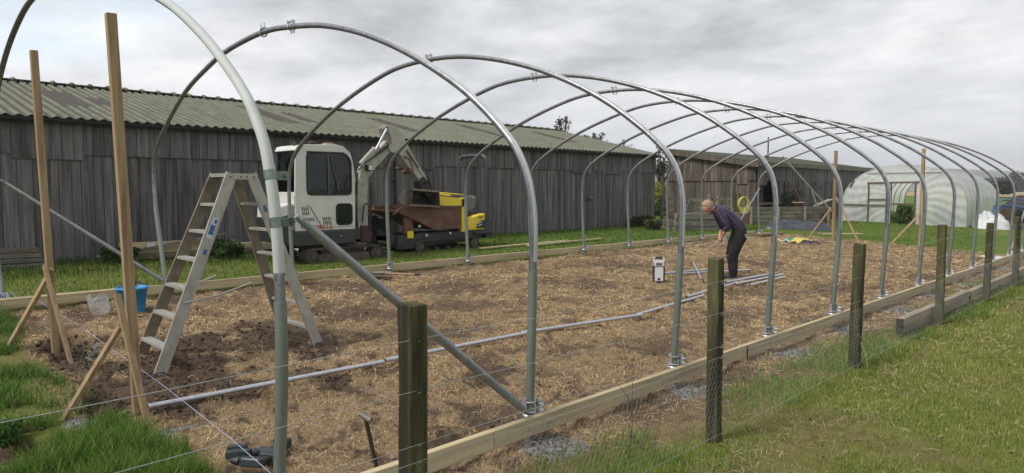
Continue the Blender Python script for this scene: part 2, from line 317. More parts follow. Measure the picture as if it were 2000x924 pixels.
def film(name, col, transp, rough=.25):
    m = bpy.data.materials.new(name); m.use_nodes = True; nt = m.node_tree; L = nt.links.new; nt.nodes.clear()
    o = N(nt, 'ShaderNodeOutputMaterial'); tr = N(nt, 'ShaderNodeBsdfTransparent'); tl = N(nt, 'ShaderNodeBsdfTranslucent'); pr = N(nt, 'ShaderNodeBsdfPrincipled')
    pr.inputs['Base Color'].default_value = (*col, 1); pr.inputs['Roughness'].default_value = rough; tl.inputs['Color'].default_value = (*col, 1)
    tr.inputs[0].default_value = (.92, .94, .93, 1)
    a = N(nt, 'ShaderNodeMixShader'); a.inputs[0].default_value = .5; L(pr.outputs[0], a.inputs[1]); L(tl.outputs[0], a.inputs[2])
    b = N(nt, 'ShaderNodeMixShader'); L(a.outputs[0], b.inputs[1]); L(tr.outputs[0], b.inputs[2]); L(b.outputs[0], o.inputs[0])
    tc = N(nt, 'ShaderNodeTexCoord'); n = N(nt, 'ShaderNodeTexNoise'); n.inputs['Scale'].default_value = 1.3; n.inputs['Detail'].default_value = 6; n.inputs['Distortion'].default_value = .6
    L(tc.outputs['Object'], n.inputs[0]); r = N(nt, 'ShaderNodeMapRange'); r.inputs['From Min'].default_value = .3; r.inputs['From Max'].default_value = .7
    r.inputs['To Min'].default_value = max(0, transp - .08); r.inputs['To Max'].default_value = transp + .08; L(n.outputs[0], r.inputs[0]); L(r.outputs[0], b.inputs[0])
    return m
M['film'] = film('polythene_film', (.86, .87, .86), .17)
M['film_end'] = film('polythene_end_film', (.84, .86, .84), .27)
M['film_bag'] = film('clear_bag_film', (.75, .77, .8), .74, .12)

# ------------------------------------------------------------------ numpy noise
def vnoise(x, y, seed=0):
    xi = np.floor(x).astype(np.int64); yi = np.floor(y).astype(np.int64); fx = x - xi; fy = y - yi
    fx = fx * fx * (3 - 2 * fx); fy = fy * fy * (3 - 2 * fy)
    def h(a, b):
        n = (a * 374761393 + b * 668265263 + seed * 974634777) & 0xffffffff
        n = ((n ^ (n >> 13)) * 1274126177) & 0xffffffff
        return ((n ^ (n >> 16)) & 0xffff) / 65535.0
    return (h(xi, yi) * (1 - fx) + h(xi + 1, yi) * fx) * (1 - fy) + (h(xi, yi + 1) * (1 - fx) + h(xi + 1, yi + 1) * fx) * fy
def fbm(x, y, o=4, seed=0, g=.5):
    s = 0; a = 1; t = 0
    for i in range(o): s = s + a * vnoise(x * 2 ** i + 13.7 * i, y * 2 ** i - 7.3 * i, seed + i); t += a; a *= g
    return s / t
def sstep(a, b, x): t = np.clip((x - a) / (b - a), 0, 1); return t * t * (3 - 2 * t)
def inpoly(px, py, poly):
    ins = np.zeros(np.shape(px), bool); n = len(poly)
    for i in range(n):
        x0, y0 = poly[i]; x1, y1 = poly[(i + 1) % n]
        c = ((y0 > py) != (y1 > py)) & (px < (x1 - x0) * (py - y0) / (y1 - y0 + 1e-12) + x0); ins ^= c
    return ins
def ell(x, y, cx, cy, rx, ry, rot=0, nz=.25, seed=3):
    c, s = math.cos(rot), math.sin(rot); u = ((x - cx) * c + (y - cy) * s) / rx; v = (-(x - cx) * s + (y - cy) * c) / ry
    return 1 - sstep(.75, 1.1, np.hypot(u, v) + nz * 2 * (fbm(x * 5, y * 5, 3, seed) - .5))
YR = [1.60 + 1.878 * i for i in range(12)]          # hoop feet along the right rail
YL = [1.55 + 1.79 * i + .05 * min(i, 4) for i in range(12)]
SOIL = [(-6.6, 2.2, .75, .5, 0), (-6.1, 1.72, .8, .36, .2), (-7.2, 2.7, .6, .5, 0), (-7.5, 1.55, .7, .25, 0), (-7.0, 3.6, .8, .55, .3), (-9.3, 5.6, .8, .5, .5), (-8.4, 7.0, .5, .7, 0), (-4.15, 6.4, .42, .5, 0), (-5.9, 2.2, .6, .35, .3),
        (-5.2, 3.1, .28, .2, 0), (-7.6, 4.7, .7, .5, .2), (-4.6, 4.3, .3, .3, 0), (-7.5, 9.0, .9, .5, .6), (-4.5, 8.6, .4, .7, 0), (-8.4, 11.5, .7, .9, 0), (-5.2, 10.6, .6, .5, 0),
        (-6.9, 14.5, .7, .9, 0), (-4.3, 12.6, .5, .8, 0), (-3.79, 15.2, .35, .4, 0), (-7.2, 6.2, .5, .4, 0), (-6.0, 5.0, .35, .5, .4), (-3.55, 3.0, .2, .3, 0)]
TRENCH = [(-5.95, 1.50, .42, .17, -.35), (-8.0, 1.72, .55, .20, -.15), (-5.35, .78, .5, .22, .6)]
GRAV = [(-5.48, 1.30, .22, .14, .5), (-5.0, 1.70, .09, .2, 0), (-7.6, 1.78, .3, .07, -.3)]
def base_z(x, y): return np.interp(x, [-40, -15, -10.2, -3.3], [.5, .4, .28, 0])
def bedmask(x, y):
    e = .28 * (fbm(x * 2.2, y * 2.2, 4, 5) - .5) * 2
    m = sstep(-10.3, -10.15, x) * (1 - sstep(-3.0, -2.72, x + .6 * e))
    lo = np.where(x < -4.3, 1.40, -3.0) + np.where((x < -5.6) & (x > -8.8), -.1, 0)
    m = m * sstep(-.15, .15, y - lo + e) * (1 - sstep(-.2, .2, y - (22.6 + (x + 8) * -.1) + e * 1.5))
    m = m * (1 - inpoly(x, y, LUSH) * 1.0)
    return m
LUSH = [(-5.3, .98), (-5.44, 1.2), (-5.36, 1.42), (-5.05, 1.50), (-4.72, 1.55), (-4.44, 1.60), (-4.15, 1.60), (-3.95, 1.35), (-3.7, .9), (-3.3, .2), (-4.9, .2), (-4.9, .8)]
LEFT = [(-12, 1.0), (-7.6, 1.05), (-7.39, 1.27), (-6.67, 1.34), (-6.40, 1.52), (-6.08, 1.46), (-5.62, 1.18), (-5.5, .95), (-5.8, .6), (-7.5, 0.2), (-12, .2)]
LEFT2 = [(-14, 1.9), (-9.6, 1.45), (-9.15, 1.5), (-8.1, 1.33), (-7.84, 1.15), (-9, .9), (-14, .8)]
def masks(x, y):
    bed = bedmask(x, y)
    soil = np.zeros_like(x)
    for q in SOIL: soil = np.maximum(soil, ell(x, y, *q, nz=.75, seed=9) * .9)
    n = fbm(x * 1.7, y * 1.7, 5, 21, .6); soil = np.maximum(soil, sstep(.58, .70, n) * .7)
    n = fbm(x * 3.6, y * 3.6, 4, 26, .6); soil = np.maximum(soil, sstep(.58, .68, n) * .85)
    n = fbm(x * 7, y * 7, 3, 31, .6); soil = np.maximum(soil, sstep(.66, .74, n) * .9)
    soil = soil * bed * (1 - .2 * sstep(3.2, 5.5, y - .3 * (x + 7)))
    tr = np.zeros_like(x); gr = np.zeros_like(x)
    for q in TRENCH: tr = np.maximum(tr, ell(x, y, *q, nz=.35, seed=14))
    for q in GRAV: gr = np.maximum(gr, ell(x, y, *q, nz=.5, seed=17))
    for i, yy in enumerate(YR):
        gr = np.maximum(gr, ell(x, y, -3.06 + .05 * math.sin(i * 3), yy + .05 * math.sin(i * 5), .18 + .03 * math.sin(i * 7), .30, 0, .45, 40 + i))
    for i, yy in enumerate(YL): tr = np.maximum(tr, ell(x, y, -10.0, yy, .14, .5, 0, .5, 60 + i) * .8)
    tr = np.maximum(tr, .6 * (1 - sstep(.03, .16, np.abs(x + 10.13))) * (y > 1.2) * (y < 22) * (vnoise(x * 0, y * 1.3, 5) > .35))
    return bed, np.maximum(soil, tr), gr * (1 - tr * .8), tr
def ground_z(x, y):
    x = np.asarray(x, float); y = np.asarray(y, float)
    bed, soil, gr, tr = masks(x, y); r = np.hypot(x, y); far = 1 - sstep(30, 60, r)
    z = base_z(x, y)
    z = z + bed * far * (.09 * (fbm(x * 2.3, y * 2.3, 4, 2) - .5) + .085 * (fbm(x * 6.5, y * 6.5, 4, 4, .6) - .5) - .02 * soil)
    z = z + (1 - bed) * far * (.04 * (fbm(x * 1.1, y * 1.1, 3, 6) - .5) + .02 * (fbm(x * 8, y * 8, 3, 8) - .5))
    z = z + far * soil * (.07 * (fbm(x * 11, y * 11, 4, 14, .62) - .5))
    z = z - .10 * tr * (tr > 0) * (x > -9.5) - .03 * tr * (x <= -9.5)
    z = z + .014 * gr * (vnoise(x * 55, y * 55, 12) - .3)
    z = z + .06 * ell(x, y, -3.79, 15.2, .25, .3, 0, .6, 5) + .05 * ell(x, y, -7.9, 2.02, .35, .14, -.3, .8, 5)
    z = np.where(x > -3.0, z - .02 * sstep(-3.0, -2.6, x) * (1 - sstep(0, 30, np.abs(x))), z)
    return z
def gz1(x, y): return float(ground_z(np.array([x]), np.array([y]))[0])

# height and cover looked up from a fine regular grid where the blades grow
GX0, GX1, GY0, GY1, GS = -16.0, 5.0, -3.0, 44.0, .04
_gx = np.arange(GX0, GX1 + GS, GS); _gy = np.arange(GY0, GY1 + GS, GS); _X, _Y = np.meshgrid(_gx, _gy, indexing='ij')
_G = None
def lookup(x, y, A):
    u = np.clip((x - GX0) / GS, 0, len(_gx) - 1.001); v = np.clip((y - GY0) / GS, 0, len(_gy) - 1.001); i = u.astype(int); j = v.astype(int); a = u - i; b = v - j
    return (A[i, j] * (1 - a) + A[i + 1, j] * a) * (1 - b) + (A[i, j + 1] * (1 - a) + A[i + 1, j + 1] * a) * b
_shape = _X.shape; _xr, _yr = _X.ravel(), _Y.ravel()
_M = [a.reshape(_shape) for a in masks(_xr, _yr)]
_masks = masks
def masks_fast(x, y): return tuple(lookup(x, y, A) for A in _M)
_orig = masks
masks = lambda x, y: tuple(a.ravel() for a in _M) if (len(x) == _xr.size) else _orig(x, y)
_Z = ground_z(_xr, _yr).reshape(_shape)
masks = _orig
def gz_fast(x, y): return lookup(np.asarray(x, float), np.asarray(y, float), _Z)
def gz1(x, y): return float(gz_fast(np.array([x]), np.array([y]))[0]) if GX0 < x < GX1 and GY0 < y < GY1 else float(ground_z(np.array([x]), np.array([y]))[0])

# ------------------------------------------------------------------ ground: one sheet out to the horizon
def ground_material():
    m = bpy.data.materials.new('ground'); m.use_nodes = True; nt = m.node_tree; b = nt.nodes['Principled BSDF']; L = nt.links.new
    b.inputs['Roughness'].default_value = .95; b.inputs['Specular IOR Level'].default_value = .12
    tc = N(nt, 'ShaderNodeTexCoord'); a1 = N(nt, 'ShaderNodeAttribute', attribute_name='m1'); a2 = N(nt, 'ShaderNodeAttribute', attribute_name='m2')
    s1 = N(nt, 'ShaderNodeSeparateColor'); s2 = N(nt, 'ShaderNodeSeparateColor'); L(a1.outputs['Color'], s1.inputs[0]); L(a2.outputs['Color'], s2.inputs[0])
    def noise(sc, det=6, ro=.6, st=None, dist=0):
        mp = N(nt, 'ShaderNodeMapping'); L(tc.outputs['Object'], mp.inputs[0])
        if st: mp.inputs['Scale'].default_value = st
        n = N(nt, 'ShaderNodeTexNoise'); n.inputs['Scale'].default_value = sc; n.inputs['Detail'].default_value = det; n.inputs['Roughness'].default_value = ro
        n.inputs['Distortion'].default_value = dist; L(mp.outputs[0], n.inputs[0]); return n.outputs[0]
    def col(src, stops): r = ramp(nt, stops); L(src, r.inputs[0]); return r.outputs[0]
    def mix(f, a, c):
        x = N(nt, 'ShaderNodeMix', data_type='RGBA'); L(f, x.inputs[0]); L(a, x.inputs[6]); L(c, x.inputs[7]); return x.outputs[2]
    big = noise(.9, 5); fine = noise(38, 6, .7, None, 1.2); mid = noise(6, 6, .65)
    straw = col(fine, [(.32, (.09, .062, .04)), (.5, (.235, .165, .098)), (.68, (.42, .31, .185))])
    soil = col(mid, [(.35, (.042, .030, .023)), (.65, (.105, .074, .055))])
    soilf = col(fine, [(.38, (.026, .019, .015)), (.66, (.14, .098, .072))])
    soil2 = mix(big, soil, soilf)
    grav = col(noise(70, 3, .6), [(.36, (.055, .055, .056)), (.52, (.20, .20, .20)), (.68, (.42, .42, .42))])
    lawn = col(noise(3.2, 6, .65), [(.34, (.10, .13, .026)), (.5, (.165, .19, .04)), (.66, (.25, .235, .08))])
    lawnf = col(noise(60, 4, .7), [(.35, (.05, .066, .015)), (.68, (.16, .175, .045))])
    half = N(nt, 'ShaderNodeValue'); half.outputs[0].default_value = .5
    lw = mix(half.outputs[0], lawn, lawnf)
    farl = col(noise(.25, 5), [(.35, (.075, .125, .02)), (.65, (.125, .17, .03))])
    lw = mix(s2.outputs[0], lw, farl)                                   # m2.r: mown grass farther off
    dry = col(mid, [(.35, (.13, .09, .05)), (.65, (.24, .18, .09))])
    lw = mix(s2.outputs[1], lw, dry)                                    # m2.g: worn and dry
    c = mix(s1.outputs[0], lw, straw); c = mix(s1.outputs[1], c, soil2); c = mix(s1.outputs[2], c, grav)
    L(c, b.inputs['Base Color'])
    nb = noise(50, 6, .7, None, 1); bp = N(nt, 'ShaderNodeBump'); bp.inputs['Strength'].default_value = .9; bp.inputs['Distance'].default_value = .02
    L(nb, bp.inputs['Height']); L(bp.outputs[0], b.inputs['Normal']); return m
def dryness(x, y):
    n = fbm(x * .8 + 5, y * .8, 5, 44, .6)
    d = sstep(.54, .72, n) * .55
    strip = 1 - sstep(.12, .5, np.abs(x + 1.95 + .3 * (fbm(y * .6, y * 0 + 2, 3, 8) - .5)))     # the trodden strip outside the fence
    d = np.maximum(d, strip * sstep(.42, .68, fbm(x * 1.6, y * 1.1, 4, 46)) * .55)
    verge = sstep(-3.3, -3.0, x) * (1 - sstep(-2.75, -2.35, x + .5 * (fbm(x * 2, y * 1.3, 3, 48) - .5)))
    d = np.maximum(d, verge * .95)
    return d * (x > -9) * (1 - sstep(25, 40, np.hypot(x, y)))
C0 = R(44.98)
ang = np.concatenate([np.linspace(-62, 62, 620), np.linspace(66, 294, 58)]) ; ang = np.radians(ang)
rad = np.concatenate([np.geomspace(.25, 2.0, 26)[:-1], np.geomspace(2.0, 32, 470)[:-1], np.geomspace(32, 2250, 60)])
A, RR = np.meshgrid(ang, rad); th = A - C0                 # angle measured clockwise from +Y
X = (RR * np.sin(th)).ravel(); Y = (RR * np.cos(th)).ravel(); Z = ground_z(X, Y)
bed, soil, gr, tr = masks(X, Y); rr = np.hypot(X, Y)
m2 = np.c_[sstep(9, 24, rr) * (X > -60), dryness(X, Y), np.zeros_like(X)]
na, nr = len(ang), len(rad); ia = np.arange(na); ja = (ia + 1) % na
F4 = np.concatenate([np.c_[i * na + ia, i * na + ja, (i + 1) * na + ja, (i + 1) * na + ia] for i in range(nr - 1)])[:, ::-1]
V = np.c_[X, Y, Z]; V = np.r_[V, [[0, 0, float(gz1(0, 0))]]]; ctr = len(V) - 1
F3 = np.c_[ja, ia, np.full(na, ctr)][:, ::-1]
m1 = np.c_[bed, soil, gr]; m1 = np.r_[m1, [[0, 0, 0]]]; m2 = np.r_[m2, [[0, 0, 0]]]
gobj = fastmesh('ground', V, F4, F3, ground_material(), {'m1': m1, 'm2': m2}, True); tag(gobj, kind='structure')
me = gobj.data
if me.polygons[1000].normal.z < 0: me.flip_normals()
masks = masks_fast; ground_z = gz_fast
_D = dryness(_xr, _yr).reshape(_shape)
def dryness(x, y): return lookup(x, y, _D)

# ------------------------------------------------------------------ blades (grass, straw)
def polar(n, r0, r1, a0, a1, p=1.0):
    """points round the standpoint, denser close by"""
    u = RNG.random(n)
    if abs(p - 2) < 1e-6: r = r0 * (r1 / r0) ** u
    else: r = (r0 ** (2 - p) + u * (r1 ** (2 - p) - r0 ** (2 - p))) ** (1 / (2 - p))
    a = np.radians(RNG.uniform(a0, a1, n)) - C0
    return r * np.sin(a), r * np.cos(a), r
def blade_mat(name, rough=.6, tl=.35):
    m = bpy.data.materials.new(name); m.use_nodes = True; nt = m.node_tree; b = nt.nodes['Principled BSDF']; L = nt.links.new
    a = N(nt, 'ShaderNodeAttribute', attribute_name='col'); L(a.outputs['Color'], b.inputs['Base Color']); b.inputs['Roughness'].default_value = rough
    b.inputs['Specular IOR Level'].default_value = .25
    if tl:
        t = N(nt, 'ShaderNodeBsdfTranslucent'); L(a.outputs['Color'], t.inputs[0]); x = N(nt, 'ShaderNodeMixShader'); x.inputs[0].default_value = tl
        L(b.outputs[0], x.inputs[1]); L(t.outputs[0], x.inputs[2]); L(x.outputs[0], nt.nodes['Material Output'].inputs[0])
    return m
def blades(name, x, y, h, wd, lean, colr, m, z=None):
    n = len(x); z = ground_z(x, y) if z is None else z; a = RNG.uniform(0, 2 * np.pi, n); la = RNG.uniform(0, 2 * np.pi, n)
    sx, sy = np.cos(a) * wd / 2, np.sin(a) * wd / 2; lx, ly = np.cos(la) * lean * h, np.sin(la) * lean * h
    P = np.empty((n, 5, 3)); up = np.sqrt(np.clip(1 - lean ** 2, .05, 1)) * h
    P[:, 0] = np.c_[x - sx, y - sy, z - .01]; P[:, 1] = np.c_[x + sx, y + sy, z - .01]
    P[:, 2] = np.c_[x - sx * .8 + lx * .35, y - sy * .8 + ly * .35, z + up * .6]; P[:, 3] = np.c_[x + sx * .8 + lx * .35, y + sy * .8 + ly * .35, z + up * .6]
    P[:, 4] = np.c_[x + lx, y + ly, z + up]
    b = np.arange(n)[:, None] * 5
    F4 = b + np.array([[0, 1, 3, 2]]); F3 = b + np.array([[2, 3, 4]])
    return fastmesh(name, P.reshape(-1, 3), F4, F3, m, {'col': np.repeat(colr, 5, axis=0)})
def strands(name, x, y, ln, wd, lift, colr, m, z0=.0):
    n = len(x); a = RNG.uniform(0, 2 * np.pi, n); bend = RNG.normal(0, .5, n)
    dx, dy = np.cos(a), np.sin(a); ex, ey = np.cos(a + bend), np.sin(a + bend)
    P0 = np.c_[x - dx * ln / 2, y - dy * ln / 2]; P1 = np.c_[x, y]; P2 = np.c_[x + ex * ln / 2, y + ey * ln / 2]
    g = ground_z(x, y); zz = [g + z0 + RNG.uniform(-.008, .012, n), g + z0 + lift, g + z0 + RNG.uniform(-.01, .025, n) + lift * RNG.uniform(-.4, 1.0, n)]
    P = np.empty((n, 6, 3)); t = RNG.uniform(-.7, .7, n)
    for k, (p, q) in enumerate(((P0, zz[0]), (P1, zz[1]), (P2, zz[2]))):
        ux, uy = (-dy, dx) if k < 2 else (-ey, ex)
        ox, oy, oz = ux * wd / 2 * np.cos(t), uy * wd / 2 * np.cos(t), wd / 2 * np.sin(t)
        P[:, 2 * k] = np.c_[p[:, 0] - ox, p[:, 1] - oy, q - oz]; P[:, 2 * k + 1] = np.c_[p[:, 0] + ox, p[:, 1] + oy, q + oz]
    b = np.arange(n)[:, None] * 6
    F4 = np.concatenate([b + np.array([[0, 1, 3, 2]]), b + np.array([[2, 3, 5, 4]])])
    return fastmesh(name, P.reshape(-1, 3), F4, None, m, {'col': np.repeat(colr, 6, axis=0)})
def palette(n, cols, wts, var=.18):
    c = np.array(cols)[RNG.choice(len(cols), n, p=np.array(wts) / sum(wts))]; return c * RNG.uniform(1 - var, 1 + var, (n, 1)) * RNG.uniform(.94, 1.06, (n, 3))
MB_STRAW = blade_mat('dry_straw', .7, .15); MB_GRASS = blade_mat('grass_blades', .55, .4)

# dried hay over the soil of the bed
x, y, r = polar(520000, 2.2, 27, -52, 54, 1.25); bed, soil, gr, tr = masks(x, y)
cl = fbm(x * 4, y * 4, 4, 71, .6)
k = (bed > .35) & (RNG.random(len(x)) > np.clip(soil * 1.08 + gr * .9 + tr, 0, .99)) & (RNG.random(len(x)) < sstep(.36, .54, cl) * .86 + .14)
x, y, r, cl = x[k], y[k], r[k], cl[k]; n = len(x); s = np.clip(r / 5, .75, 3.4)
tone = fbm(x * 1.3, y * 1.3, 4, 73)[:, None]
c = palette(n, [(.61, .455, .25), (.50, .36, .185), (.33, .23, .12), (.72, .58, .36), (.14, .098, .062)], [4, 5, 4, 1.6, 2.2]) * (.62 + .7 * tone)
tag(strands('dry_straw', x, y, RNG.uniform(.02, .085, n) * s ** .5, .0021 * s * RNG.uniform(.6, 1.5, n), RNG.uniform(.0, .026, n) * (.4 + 1.6 * cl), c, MB_STRAW), 'dried golden brown hay strewn over the dug soil inside the tunnel frame', 'straw', kind='stuff')
# hay spilling out under the near rail towards the fence
x, y, r = polar(52000, 2.4, 20, -30, 52, 1.3); d = dryness(x, y); k = (x > -3.3) & (x < -1.2) & (y > -1) & (RNG.random(len(x)) < d * .9) & (RNG.random(len(x)) < np.where(x > -2.4, .6, 1.))
x, y, r = x[k], y[k], r[k]; n = len(x); s = np.clip(r / 5, .75, 3)
c = palette(n, [(.34, .25, .14), (.25, .165, .10), (.16, .105, .065), (.42, .35, .22)], [3, 4, 3, 1])
tag(strands('dead_grass', x, y, RNG.uniform(.04, .12, n) * s ** .5, .003 * s, RNG.uniform(0, .025, n), c, MB_STRAW), 'matted dead brown grass between the base rail and the wire fence', 'dead grass', kind='stuff')

GREENS = [(.15, .27, .04), (.11, .21, .03), (.21, .32, .055), (.28, .28, .10), (.065, .11, .02)]
# mown lawn outside the fence
x, y, r = polar(300000, 2.3, 26, -12, 54, 1.35); k = (x > -2.6 + .3 * (fbm(x * 3, y * 2, 3, 81) - .5)) & (RNG.random(len(x)) > dryness(x, y) * .8)
x, y, r = x[k], y[k], r[k]; n = len(x); s = np.clip(r / 4.5, .8, 4.2); tn = fbm(x * 1.5, y * 1.5, 4, 83)
c = palette(n, [(.24, .285, .05), (.185, .235, .04), (.32, .33, .08), (.42, .37, .18), (.095, .13, .026)], [4, 4, 3.5, 2.6, 1.6]) * (.7 + .6 * tn[:, None])
tag(blades('lawn_grass', x, y, RNG.uniform(.012, .034, n) * (1 + .5 * tn) * np.clip(s, 1, 1.6), .0034 * s, RNG.uniform(.2, .93, n), c, MB_GRASS), 'short mown green lawn outside the wire fence', 'lawn', kind='stuff')
# broad-leaved weeds and dead straws among the mown grass
x, y, r = polar(26000, 2.4, 14, -12, 54, 1.3); w_n = fbm(x * 2.6, y * 2.6, 3, 88); k = (x > -2.2) & (RNG.random(len(x)) < sstep(.52, .66, w_n)); x, y, r = x[k], y[k], r[k]; n = len(x); s = np.clip(r / 4.5, .8, 3)
c = palette(n, [(.10, .17, .035), (.14, .21, .05), (.07, .12, .03)], [3, 2, 2])
tag(blades('lawn_weeds', x, y, RNG.uniform(.015, .035, n), .013 * RNG.uniform(.6, 1.2, n) * s, RNG.uniform(.7, .97, n), c, MB_GRASS), 'clover and plantain patches in the mown lawn', 'weeds', kind='stuff')
x, y, r = polar(30000, 2.4, 22, -12, 54, 1.3); w_n = fbm(x * 1.1 + 9, y * .7, 4, 89); k = (x > -2.3) & (RNG.random(len(x)) < .12 + .88 * sstep(.48, .62, w_n)); x, y, r = x[k], y[k], r[k]; n = len(x); s = np.clip(r / 5, .75, 3)
c = palette(n, [(.46, .41, .24), (.36, .31, .17), (.27, .21, .12)], [3, 3, 2])
tag(strands('mown_clippings', x, y, RNG.uniform(.03, .08, n) * s ** .5, .0028 * s, RNG.uniform(0.005, .03, n), c, MB_STRAW, .012), 'pale dry grass clippings lying on the mown lawn', 'clippings', kind='stuff')
# rougher tufts along the fence line and between fence and rail
x, y, r = polar(230000, 2.4, 24, -20, 54, 1.3)
t = fbm(x * 2.1, y * 1.6, 4, 85, .55); k = (x > -3.05) & (x < -1.9) & (y > 2.2)
pr = sstep(.40, .54, t) * (1 - sstep(.16, .5, np.abs(x + 2.55))) * sstep(2.3, 3.0, y) + .6 * sstep(.50, .60, t) * (x > -2.5) * (x < -2.0)
pr = np.maximum(pr, .95 * ell(x, y, -2.45, 3.0, .22, .45, 0, .5, 77)); pr = np.maximum(pr, .9 * ell(x, y, -2.62, 5.6, .16, .7, 0, .5, 78)); pr = np.maximum(pr, .9 * ell(x, y, -2.7, 8.4, .18, .9, 0, .5, 79))
k &= (RNG.random(len(x)) < pr)
x, y, r, t = x[k], y[k], r[k], t[k]; n = len(x); s = np.clip(r / 4.5, .8, 3.5)
c = palette(n, GREENS, [5, 3, 3, 1.5, 1.5])
tag(blades('verge_grass', x, y, RNG.uniform(.035, .11, n) * (.5 + t), .0042 * s, RNG.uniform(.2, .85, n), c, MB_GRASS), 'longer green tufts growing along the foot of the wire fence', 'grass', kind='stuff')
# lush long grass at the near end
x = RNG.uniform(-5.6, -2.9, 60000); y = RNG.uniform(.1, 1.75, 60000); k = inpoly(x + .10 * (vnoise(x * 9, y * 9, 3) - .5), y + .10 * (vnoise(x * 9, y * 9, 4) - .5), LUSH) & (np.hypot(x, y) > 2.3)
x, y = x[k], y[k]; cl = fbm(x * 5, y * 5, 3, 91); k = RNG.random(len(x)) < .25 + sstep(.35, .6, cl); x, y, cl = x[k], y[k], cl[k]; n = len(x)
c = palette(n, [(.12, .22, .032), (.085, .165, .025), (.18, .29, .05), (.27, .29, .10), (.045, .09, .015)], [5, 4, 3.5, 1.6, 2])
tag(blades('long_grass', x, y, RNG.uniform(.07, .20, n) * (.45 + 1.0 * cl), .0048 * RNG.uniform(.6, 1.3, n), RNG.uniform(.3, .95, n), c, MB_GRASS), 'lush bright green clump of long grass at the near end of the bed', 'long grass', kind='stuff')
x = RNG.uniform(-12, -5.2, 90000); y = RNG.uniform(.2, 2.0, 90000)
k = inpoly(x + .15 * (vnoise(x * 6, y * 6, 3) - .5), y + .12 * (vnoise(x * 6, y * 6, 4) - .5), LEFT) | inpoly(x, y + .1 * (vnoise(x * 7, y * 7, 5) - .5), LEFT2)
x, y = x[k], y[k]; cl = fbm(x * 3.5, y * 3.5, 3, 95); k = RNG.random(len(x)) < .15 + sstep(.38, .6, cl); x, y, cl = x[k], y[k], cl[k]; n = len(x)
c = palette(n, [(.10, .20, .032), (.075, .15, .026), (.15, .24, .05), (.22, .23, .09), (.045, .08, .018)], [5, 4, 3, 1.6, 1.8])
tag(blades('long_grass', x, y, RNG.uniform(.05, .17, n) * (.4 + cl), .0065 * RNG.uniform(.6, 1.3, n), RNG.uniform(.4, .96, n), c, MB_GRASS), 'flattened long green grass left of the braced timber posts', 'long grass', kind='stuff')
# grass strip in front of the big shed
x, y, r = polar(170000, 9.5, 36, -44, 20, .9); k = (x < -10.28) & (x > -15.0)
x, y, r = x[k], y[k], r[k]; t = fbm(x * 1.2, y * 1.2, 4, 97); n = len(x); weed = (x < -12.8) & (y < 8); s = r / 12
c = palette(n, [(.085, .165, .025), (.065, .125, .02), (.12, .20, .035), (.17, .19, .06), (.04, .07, .015)], [4, 4, 3, 1, 1.5]) * np.where(weed, .62, 1.0)[:, None] * (.72 + .56 * t[:, None])
tag(blades('shed_grass', x, y, RNG.uniform(.03, .08, n) * np.where(weed, 2.1, 1) * (1 + (t - .5)), .008 * s, RNG.uniform(.2, .9, n), c, MB_GRASS), 'green grass strip between the tunnel frame and the long shed', 'grass', kind='stuff')
# mown grass beyond the far end
x, y, r = polar(90000, 21, 42, -8, 34, .8); b_ = bedmask(x, y); k = (y > 21.6) & (b_ < .3) & (x < -3.2); x, y, r = x[k], y[k], r[k]; n = len(x); t = fbm(x * .9, y * .9, 4, 99)
c = palette(n, [(.105, .175, .025), (.08, .14, .02), (.14, .20, .035), (.18, .19, .06)], [4, 4, 3, 1]) * (.7 + .6 * t[:, None])
tag(blades('far_lawn_grass', x, y, RNG.uniform(.025, .05, n), .012 * r / 25, RNG.uniform(.2, .9, n), c, MB_GRASS), 'mown green grass in front of the old plastic tunnel', 'lawn', kind='stuff')

# crumbs of soil and clods in the bed and at the holes
mb = MB()
def clod(mb, x, y, s, z=0):
    c = (x, y, gz1(x, y) + s * .25 + z); n = 5; V = []
    mb.ball(c, s, 2, (random.uniform(.8, 1.3), random.uniform(.8, 1.3), random.uniform(.5, .8)))
xs = RNG.uniform(-10, -3.3, 5200); ys = RNG.uniform(1.2, 20, 5200); _, so, g_, t_ = masks(xs, ys); k = RNG.random(5200) < so * .5
xn = RNG.uniform(-8.2, -5.2, 5200); yn = RNG.uniform(1.3, 3.6, 5200); kn_ = RNG.random(5200) < _orig(xn, yn)[1] * .45
xs = np.r_[xs[k], xn[kn_]]; ys = np.r_[ys[k], yn[kn_]]; k = np.ones(len(xs), bool)
for a, b_ in zip(xs[k], ys[k]): clod(mb, a, b_, random.uniform(.006, .02) * (1.3 if random.random() < .12 else 1))
for q in TRENCH:
    for i in range(60):
        an = random.uniform(0, 6.28); rr_ = random.uniform(.5, 1.35); a = q[0] + math.cos(an) * q[2] * rr_; b_ = q[1] + math.sin(an) * q[3] * rr_; clod(mb, a, b_, random.uniform(.008, .032))
o = mb.build('soil_clods', M['soil']); tag(o, 'dark brown crumbs of turned soil scattered over the straw', 'soil', kind='stuff')
